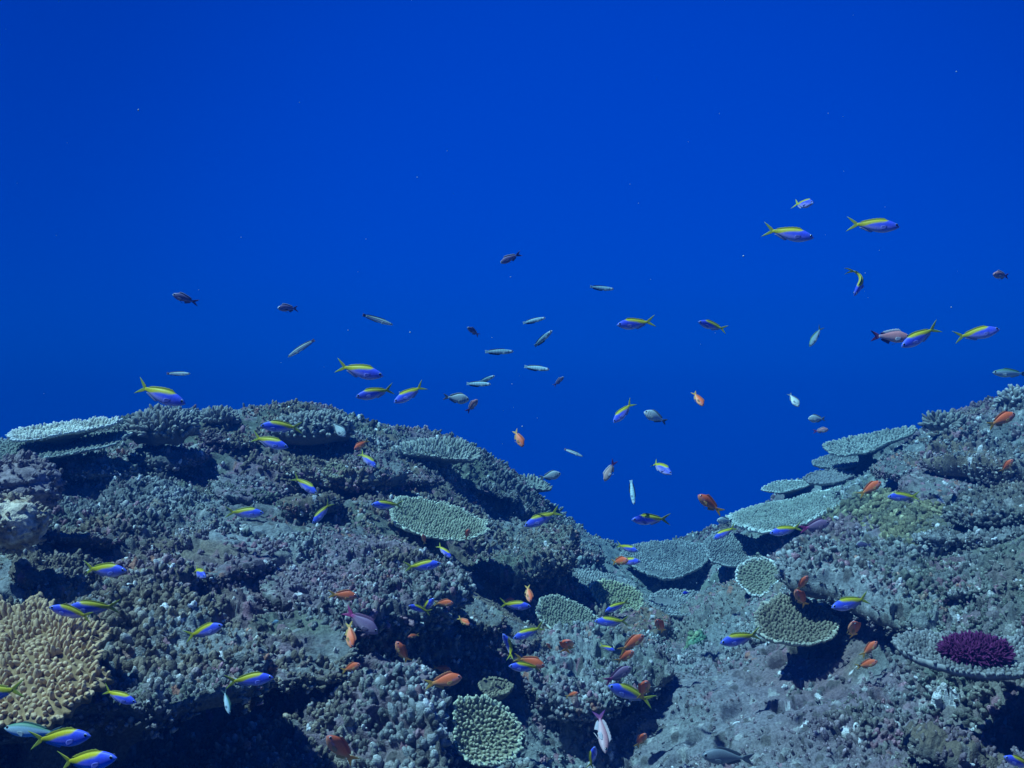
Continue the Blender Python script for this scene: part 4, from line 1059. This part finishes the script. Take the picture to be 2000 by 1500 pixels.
FR = random.Random(3)
def fish(kind, u, v, ln, head, yaw, bend, label, group, near=None, roll=None):
    yaw += FR.uniform(-9, 9)
    if bend == 0: bend = round(FR.choice([-.5, -.3, -.15, .15, .3, .5]), 2)
    y = math.radians(yaw); ph = math.radians(head)
    fs = math.sqrt(math.cos(y) ** 2 + (0.22 * math.sin(y)) ** 2)
    full = ln / max(fs, 0.25)
    Lr = REAL[kind] * (full / 70.0) ** 0.45
    d = F * Lr / full
    if near is not None: d = near
    lim = min(reef_depth(u + a * math.cos(ph) * ln * .5, v - a * math.sin(ph) * ln * .5) for a in (-1, 0, 1))
    if d > lim - 0.14: d = lim - 0.14
    Lr = d * full / F
    R_ = Vector((1, 0, 0)); U_ = Vector((0, 0, 1)); B_ = Vector((0, -1, 0))
    H = (R_ * math.cos(ph) + U_ * math.sin(ph)) * math.cos(y) + B_ * math.sin(y)
    perp = R_ * -math.sin(ph) + U_ * math.cos(ph)
    if perp.z < 0: perp = -perp
    up = (perp - H * perp.dot(H)).normalized()
    side = up.cross(H).normalized()
    rr_ = FR.uniform(-.16, .16)
    roll = rr_ if roll is None else roll
    up, side = up * math.cos(roll) + side * math.sin(roll), side * math.cos(roll) - up * math.sin(roll)
    rot = Matrix((H, side, up)).transposed().to_4x4()
    loc = px(u, v, d)
    root = empty(kind, tuple(float(q) for q in loc))
    root.matrix_world = Matrix.Translation(Vector(loc)) @ rot @ Matrix.Diagonal((Lr, Lr, Lr, 1))
    tag(root, label, 'fish', group)
    ps = fish_parts(kind) if kind not in PCACHE else PCACHE[kind]
    PCACHE[kind] = ps
    for n in (['whole'] if ln < 30 else list(ps)):
        nm = n.replace('_b', '') if n.endswith('_b') else n
        o = bpy.data.objects.new('body' if nm == 'whole' else nm, fish_mesh(kind, n, bend))
        COL.objects.link(o); o.parent = root
    return root

GF = 'yellow backed blue fish of the school'
GO = 'orange anthias over the reef'
GG = 'pale slender fish hovering in open water'
FISH = [
 # kind, u, v, length px, heading, yaw, bend, label
 ('fusilier', 311, 770, 112, -20, 8, .5, 'blue fish with raised yellow tail skimming the dark bushy coral dome', GF),
 ('fusilier', 701, 724, 99, -13, 5, 0, 'yellow backed fish, topmost of the three above the big mound', GF),
 ('fusilier', 734, 767, 78, 193, 10, -.8, 'blue fish with thin yellow back facing away from the steepest of its trio', GF),
 ('fusilier', 800, 769, 66, 212, 25, 0, 'steeply diving lilac fish, third of the trio above the big mound', GF),
 ('fusilier', 551, 833, 84, 178, 8, .4, 'upper of two yellow tailed fish on the mound summit, facing the bushes', GF),
 ('fusilier', 526, 863, 80, -16, 8, 0, 'lower of two yellow tailed fish on the mound summit', GF),
 ('fusilier', 596, 947, 62, -32, 20, 0, 'lilac fish diving through the dark hollow under the long knobby lip', GF),
 ('fusilier', 717, 897, 50, -38, 30, .5, 'violet fish diving just below the small orange anthias on the mound', GF),
 ('fusilier', 478, 1001, 76, -2, 5, 0, 'level blue fish alone in the middle of the big mound flank', GF),
 ('fusilier', 629, 1001, 52, 232, 30, .6, 'small dark blue fish standing nose down with vertical yellow tail', GF),
 ('fusilier', 757, 986, 62, 178, 10, 0, 'dark blue fish nosing past the tip of the big pale green table coral', GF),
 ('fusilier', 203, 1113, 98, 0, 6, .3, 'level blue fish with spread yellow tail above the two crossing at the finger coral', GF),
 ('fusilier', 388, 1118, 46, -12, 45, .5, 'short foreshortened fish with bright yellow fork on the shaded flank', GF),
 ('fusilier', 141, 1195, 86, 166, 10, .5, 'front one of two crossing fish at the top edge of the finger coral', GF),
 ('fusilier', 184, 1186, 96, 178, 8, -.3, 'hind one of two crossing fish at the top edge of the finger coral', GF),
 ('fusilier', 399, 1232, 84, 19, 12, 0, 'blue fish climbing over the broad dark ledge', GF),
 ('fusilier', 487, 1327, 94, 4, 6, 0, 'slender level blue fish crossing the lip of the black cave', GF),
 ('fusilier', 231, 1360, 78, -16, 12, 0, 'blue fish dipping its head beside the finger coral edge', GF),
 ('fusilier', 118, 1441, 128, 6, 5, 0, 'large violet fish inside the black cave in front of the green ghostly one', GF, 1.2),
 ('fusilier', 168, 1486, 136, 10, 6, 0, 'largest bright blue fish at the bottom edge under the black cave', GF, 1.15),
 ('fusilier', -12, 1352, 120, 186, 8, 0, 'fish cut by the frame with just its yellow fork over the finger coral', GF),
 ('fusilier', 867, 1076, 40, -40, 20, .7, 'small blue fish in the shadow under the big pale green table coral', GF),
 ('fusilier', 824, 1105, 74, 6, 6, .4, 'bright level blue fish above the coarse knobby ledge', GF),
 ('fusilier', 1060, 1012, 78, 203, 10, 0, 'blue fish sloping down on the inner flank near the open water', GF),
 ('fusilier', 1271, 1014, 78, 180, 8, .3, 'lone level blue fish in open water above the valley gap', GF),
 ('fusilier', 1224, 1070, 42, -12, 25, 0, 'little blue fish exactly at the lowest notch of the skyline', GF),
 ('fusilier', 1225, 1096, 50, 2, 15, 0, 'little yellow edged fish covering an orange tail below the notch', GF, 3.2),
 ('fusilier', 1005, 1182, 64, 0, 15, .5, 'blue fish with broad green back hiding an orange one in the shaded trough', GF, 2.7),
 ('fusilier', 1206, 1183, 54, 205, 15, 0, 'small lilac fish sloping down over the yellowish green table coral', GF),
 ('fusilier', 1196, 1214, 70, 180, 6, 0, 'level lilac fish just under the yellowish green table coral', GF),
 ('fusilier', 1033, 1235, 66, 200, 15, 0, 'dark blue fish passing behind the nose up curved one', GF),
 ('fusilier', 995, 1260, 56, 118, 15, 1.8, 'curved blue fish turning nose up with its yellow tail below', GF, 2.6, 0.6),
 ('fusilier', 1027, 1303, 68, 174, 8, 0, 'blue fish lying across the salmon coloured anthias', GF, 2.45),
 ('fusilier', 1232, 1354, 98, 160, 8, .5, 'big blue fish with wide yellow fork rising above the deep black hole', GF),
 ('fusilier', 1447, 1247, 88, 189, 6, 0, 'blue fish whose tail overlaps the brown half round table coral', GF),
 ('fusilier', 1662, 1177, 86, 190, 6, 0, 'bright fish with lime tail over the middle of the broad shelf', GF),
 ('fusilier', 1416, 1040, 52, 209, 12, 0, 'violet fish at the outer tip of the largest pale table coral', GF),
 ('fusilier', 1535, 1035, 66, 192, 10, 0, 'violet fish under the largest pale table coral beside the blurred mauve one', GF),
 ('fusilier', 1764, 970, 64, 181, 10, 0, 'dim blue fish with greenish back above the yellow green crust', GF),
 ('fusilier', 1217, 805, 58, 224, 22, .4, 'lilac fish diving next to the pale round damselfish', GF),
 ('fusilier', 1539, 456, 96, -13, 5, 0, 'high swimming fish with deep blue head, lower tail of the upper pair', GF),
 ('fusilier', 1705, 440, 97, -6, 5, 0, 'highest bright fish with silvery belly, of the upper pair', GF),
 ('fusilier', 1686, 545, 80, 238, 10, -3.4, 'fish curled into a hook with its yellow tail above its head', GF, None, 1.05),
 ('fusilier', 1391, 636, 60, 166, 10, .9, 'small fish in open water with tail fin hanging down edge on', GF),
 ('fusilier', 1797, 657, 90, 208, 8, 0, 'blue fish diving across the pink hogfish', GF),
 ('fusilier', 1906, 652, 86, 11, 8, -.4, 'blue fish with pale fork swimming off beyond the pink hogfish', GF),
 ('fusilier', 1241, 632, 76, 186, 20, .9, 'fish with big pale eye turning in mid water', GF),
 ('fusilier', 1569, 398, 24, -35, 78, 0, 'small fish seen head on, uppermost of all fish', GF),
 ('fusilier', 820, 1189, 46, 160, 20, .6, 'lower blue fish of the tangled pair on the coarse knobby ledge', GF),
 ('fusilier', 834, 1184, 46, 50, 30, 1.2, 'upper fish of the tangled pair with its yellow fork hanging down', GF),
 ('fusilier', 1157, 1478, 50, 80, 20, 0, 'yellow striped fish standing upright at the bottom edge', GF),
 ('fusilier', 1992, 1489, 74, 160, 10, 0, 'blue fish entering at the lower right corner', GF),
 ('fusilier', 1185, 1265, 32, -12, 30, 0, 'tiny yellow and blue fish on the bench across the valley', GF),
 ('fusilier', 1290, 912, 44, -35, 50, .8, 'fish turning away with long pale fins and yellow tail in open water', GF),
 ('anthias', 707, 868, 34, 216, 15, 0, 'small orange anthias on the sunny top of the big mound', GO),
 ('anthias', 669, 1163, 58, -4, 6, 0, 'bright orange anthias directly above the mauve magenta tailed fish', GO),
 ('anthias', 683, 1239, 48, -75, 30, .4, 'narrow orange anthias pointing down beside the mauve fish', GO),
 ('anthias', 786, 1276, 54, 116, 12, -.9, 'orange anthias with head raised and curled tail in the dark cave', GO),
 ('anthias', 808, 1242, 22, 188, 10, 0, 'tiny orange anthias at the lip of the dark cave', GO),
 ('anthias', 684, 1305, 44, 24, 12, .4, 'orange anthias rising from the near edge of the dark cave', GO),
 ('anthias', 865, 1331, 76, 11, 5, 0, 'largest orange anthias, full side view with yellow fins', GO),
 ('anthias', 862, 1306, 38, -6, 10, 0, 'small red orange anthias above the back of the largest one', GO),
 ('anthias', 866, 1178, 40, 4, 12, 0, 'brick red anthias partly behind the tangled blue pair', GO),
 ('anthias', 905, 1213, 29, -25, 20, 0, 'dark red anthias in the shaded trough', GO),
 ('anthias', 1032, 1158, 32, -80, 45, .5, 'small anthias hanging nose down in the black band under the ragged shelf', GO),
 ('anthias', 993, 1172, 24, 10, 10, 0, 'small orange anthias peeping over the green backed blue fish', GO),
 ('anthias', 1034, 1292, 62, -14, 8, 0, 'salmon coloured anthias half covered by a blue fish', GO),
 ('anthias', 1108, 1261, 42, 86, 55, 0, 'thin upright orange anthias seen from its edge in the valley', GO),
 ('anthias', 1072, 1263, 18, 120, 20, 0, 'tiny round orange anthias on the valley rubble', GO),
 ('anthias', 1233, 1257, 60, 32, 8, 0, 'upper orange anthias of two climbing together in the valley', GO),
 ('anthias', 1220, 1284, 46, 42, 20, .4, 'lower orange anthias of two climbing together in the valley', GO),
 ('anthias', 1290, 1224, 42, 124, 25, -.5, 'orange anthias climbing past the small blunt ledge', GO),
 ('anthias', 1258, 1346, 48, 80, 35, 0, 'upright anthias behind the tail of the big rising blue fish', GO),
 ('anthias', 1117, 1357, 27, 20, 15, 0, 'dull red anthias on the lip of the deep black hole', GO),
 ('anthias', 1252, 1446, 40, 65, 30, 0, 'rusty anthias at the sandy side of the deep black hole', GO),
 ('anthias', 1387, 985, 62, 144, 6, .3, 'orange anthias in clear view against the water by the right slope', GO),
 ('anthias', 1698, 955, 52, 33, 8, 0, 'orange anthias at the upper corner of the largest pale table coral', GO),
 ('anthias', 1954, 821, 64, 23, 6, 0, 'orange anthias nearest the highest skyline', GO),
 ('anthias', 1966, 911, 34, 58, 15, 0, 'orange anthias at the dark hollow of the high knobby lip', GO),
 ('anthias', 1567, 1141, 40, 62, 15, 0, 'upper orange anthias of the bent pair over the white rimmed coral', GO),
 ('anthias', 1565, 1170, 52, 128, 20, -.4, 'lower orange anthias of the bent pair over the white rimmed coral', GO),
 ('anthias', 1668, 1232, 56, 118, 40, -.4, 'slim orange anthias climbing at the corner of the brown table coral', GO),
 ('anthias', 1697, 1268, 44, 46, 12, 0, 'upper of two small orange anthias in the blue shadow', GO),
 ('anthias', 1692, 1298, 42, 26, 15, .5, 'lower of two small orange anthias in the blue shadow', GO),
 ('anthias', 667, 1466, 86, 128, 10, -.3, 'big orange anthias nose up at the bottom edge', GO),
 ('anthias', 1012, 855, 40, -62, 30, .6, 'yellow tailed anthias sinking through open water', GO),
 ('anthias', 1363, 778, 34, -65, 30, 0, 'faded brownish anthias far out in open water', GO),
 ('anthias', 1209, 1097, 36, 20, 35, .6, 'orange anthias with broad tail hidden behind the fish at the notch', GO),
 ('anthias', 913, 1043, 24, 70, 25, 0, 'tiny amber anthias resting on the big pale green table coral', GO),
 ('anthias', 828, 1053, 22, 100, 30, 0, 'tiny amber anthias under the rim of the big pale green table coral', GO),
 ('mauve_anthias', 704, 1214, 82, -32, 6, 0, 'mauve fish with magenta tail over the lip of the coarse ledge', None),
 ('mauve_anthias', 1207, 1319, 62, 30, 8, 0, 'dull purple fish behind the nose of the big rising blue one', None),
 ('mauve_anthias', 1591, 1028, 60, 14, 8, 0, 'blurred mauve fish under the rim of the largest pale table', None),
 ('slim_rosy_fish', 1175, 1424, 66, -84, 45, .6, 'white and rose fish plunging in front of the deep black hole', None),
 ('grey_fish', 1421, 1478, 102, 178, 5, 0, 'large plain grey fish at the bottom edge on the pale rubble', None),
 ('hogfish', 1737, 658, 82, -2, 5, 0, 'pink hogfish with white back edge and dark purple tail', None),
 ('rosy_fish', 1956, 538, 42, 178, 12, 0, 'pale pink oval fish alone high above the right crest', None),
 ('rosy_fish', 1603, 841, 30, 8, 15, 0, 'small pinkish fish below the oval pale damselfish', None),
 ('rosy_fish', 922, 793, 34, 48, 25, 0, 'whitish pink fish touching the pale barred damselfish', None),
 ('beige_fish', 1191, 919, 46, 242, 15, 0, 'beige fish with dark tail and white fins diving in open water', None),
 ('violet_anthias', 362, 584, 52, 161, 6, 0, 'dark violet fish with pale snout high above the bushy coral', None),
 ('violet_anthias', 564, 602, 36, 185, 40, 0, 'stout dark purple fish with pale face in open water', None),
 ('violet_anthias', 998, 504, 46, 206, 8, .3, 'dark steel blue fish, uppermost near the picture centre', None),
 ('violet_anthias', 925, 648, 30, 146, 20, 0, 'tiny dark fish with white nose in mid water', None),
 ('violet_anthias', 1091, 745, 27, 42, 15, 0, 'tiny olive dark fish near the picture centre', None),
 ('violet_anthias', 1687, 1064, 32, 178, 10, 0, 'small dark fish resting on the shelf by the yellow green crust', None),
 ('damselfish', 891, 778, 52, -8, 6, 0, 'pale barred damselfish with black tail tips above the mound', None),
 ('damselfish', 1281, 815, 52, 157, 6, 0, 'pale round damselfish with forked tail in open water', None),
 ('damselfish', 1074, 930, 44, 12, 8, 0, 'pale damselfish hovering at the steep skyline', None),
 ('damselfish', 1596, 818, 38, 180, 20, 0, 'oval pale damselfish above the upper right table coral', None),
 ('damselfish', 1550, 780, 32, 292, 35, 0, 'faded damselfish tilted nose down over the right slope', None),
 ('damselfish', 661, 838, 42, -45, 20, 0, 'ghostly grey damselfish in front of the stubby coral bed', None),
 ('silver_fish', 443, 1370, 48, -70, 20, 0, 'pale greenish fish hanging nose down before the black cave', None),
 ('damselfish', 1416, 1017, 34, 178, 8, 0, 'small speckled grey damselfish at the rim of the largest pale table', None),
 ('silver_fish', 1593, 657, 50, 236, 10, 0, 'silver blue fish diving alone in open water', None),
 ('silver_fish', 1974, 729, 72, 178, 5, 0, 'teal silver fish leaving the frame above the right crest', None),
 ('silver_fish', 66, 1427, 118, 176, 6, 0, 'ghostly green striped fish in the black cave', None, 1.3),
 ('tilefish', 1175, 563, 48, -5, 6, 0, 'slender scaled fish, uppermost of the slender group', GG),
 ('tilefish', 1043, 626, 46, 12, 6, 0, 'slender scaled fish pointing slightly up above the diving slender one', GG),
 ('tilefish', 975, 687, 56, 0, 4, 0, 'longest level slender fish with black fin edges', GG),
 ('tilefish', 1060, 662, 48, 40, 20, 0, 'thin steeply slanting slender fish in mid water', GG),
 ('tilefish', 1048, 719, 50, -8, 15, 0, 'slender fish with white tail, nose slightly down', GG),
 ('tilefish', 934, 750, 50, -2, 15, 0, 'lower of the two overlapping slender fish', GG),
 ('tilefish', 950, 741, 36, 22, 25, 0, 'upper of the two overlapping slender fish', GG),
 ('tilefish', 1235, 961, 46, -87, 35, 0, 'slender dark fish hanging vertically above the valley', GG),
 ('striped_wrasse', 738, 625, 62, -18, 6, 0, 'white and black striped wrasse sloping down in open water', 'striped slim wrasses in open water'),
 ('striped_wrasse', 588, 680, 62, 215, 6, 0, 'striped wrasse angled steeply beside the top yellow backed fish', 'striped slim wrasses in open water'),
 ('striped_wrasse', 350, 730, 48, 0, 8, 0, 'level striped wrasse above the raised yellow tail', 'striped slim wrasses in open water'),
 ('striped_wrasse', 1120, 884, 40, -22, 10, 0, 'small pale striped wrasse above the steep inner skyline', 'striped slim wrasses in open water'),
 ('electric_damselfish', 1340, 1158, 15, 180, 10, 0, 'tiny electric blue fish in the valley shade', None),
 ('pale_disc_fish', 537, 1215, 17, 20, 10, 0, 'tiny pale blue disc fish at the silty smooth ledge', None),
]
for spec in FISH:
    fish(*spec)

# drifting specks of plankton
rs = np.random.default_rng(5)
V, Fc = [], []
base_o = np.array([[1, 0, 0], [-1, 0, 0], [0, 1, 0], [0, -1, 0], [0, 0, 1], [0, 0, -1]], float)
base_f = np.array([[0, 2, 4], [2, 1, 4], [1, 3, 4], [3, 0, 4], [2, 0, 5], [1, 2, 5], [3, 1, 5], [0, 3, 5]])
spots = [(270, 215, 2.0), (1452, 500, 1.6), (1000, 750, 1.2), (801, 649, 1.6), (680, 645, 1.2), (715, 467, 1.0), (1020, 833, 2.0), (1858, 600, 2.0), (1868, 140, 1.4), (997, 541, 1.2), (1247, 397, 1.0), (815, 346, 1.0), (780, 766, 1.2), (1405, 222, 1.0), (585, 200, .9), (110, 460, .9)]
spots += [(rs.uniform(0, 2000), rs.uniform(0, 1450), rs.uniform(.4, .9)) for _ in range(70)]
for i, (u, v, r) in enumerate(spots):
    d = rs.uniform(1.0, 2.2); lim = reef_depth(u, v)
    d = min(d, lim - .1)
    c = px(u, v, d); q = r * d / F * rs.uniform(.6, 1.5, 3)
    V.append(c + base_o * q); Fc.append(base_f + 6 * i)
sn = mesh_np('plankton_specks', np.concatenate(V), [np.concatenate(Fc)], np.tile((.5, .55, .55), (6 * len(spots), 1)), M_FISH)
tag(sn, 'fine pale specks of plankton drifting in the water', 'plankton', kind='stuff')


# ------------------------------------------------------------------ the water itself between the things
bpy.ops.mesh.primitive_cube_add(size=1, location=(0, 8.0, -4.2))
hz = bpy.context.object
hz.name = 'haze'; hz.data.name = 'haze'
hz.scale = (36, 20, 15.5)
hz.location = (0, 8.5, -4.2)
hm = bpy.data.materials.new('sea_water'); hm.use_nodes = True
ht = hm.node_tree; ht.nodes.clear()
ho = ht.nodes.new('ShaderNodeOutputMaterial'); pv = ht.nodes.new('ShaderNodeVolumePrincipled')
pv.inputs['Color'].default_value = (0.0, 0.046, 0.195, 1)
pv.inputs['Absorption Color'].default_value = (0.0, 0.45, 0.65, 1)
pv.inputs['Density'].default_value = 0.103
pv.inputs['Anisotropy'].default_value = 0.0
ht.links.new(pv.outputs[0], ho.inputs['Volume'])
hz.data.materials.append(hm)
tag(hz, 'clear blue sea water that fades distant things', 'water', kind='stuff')
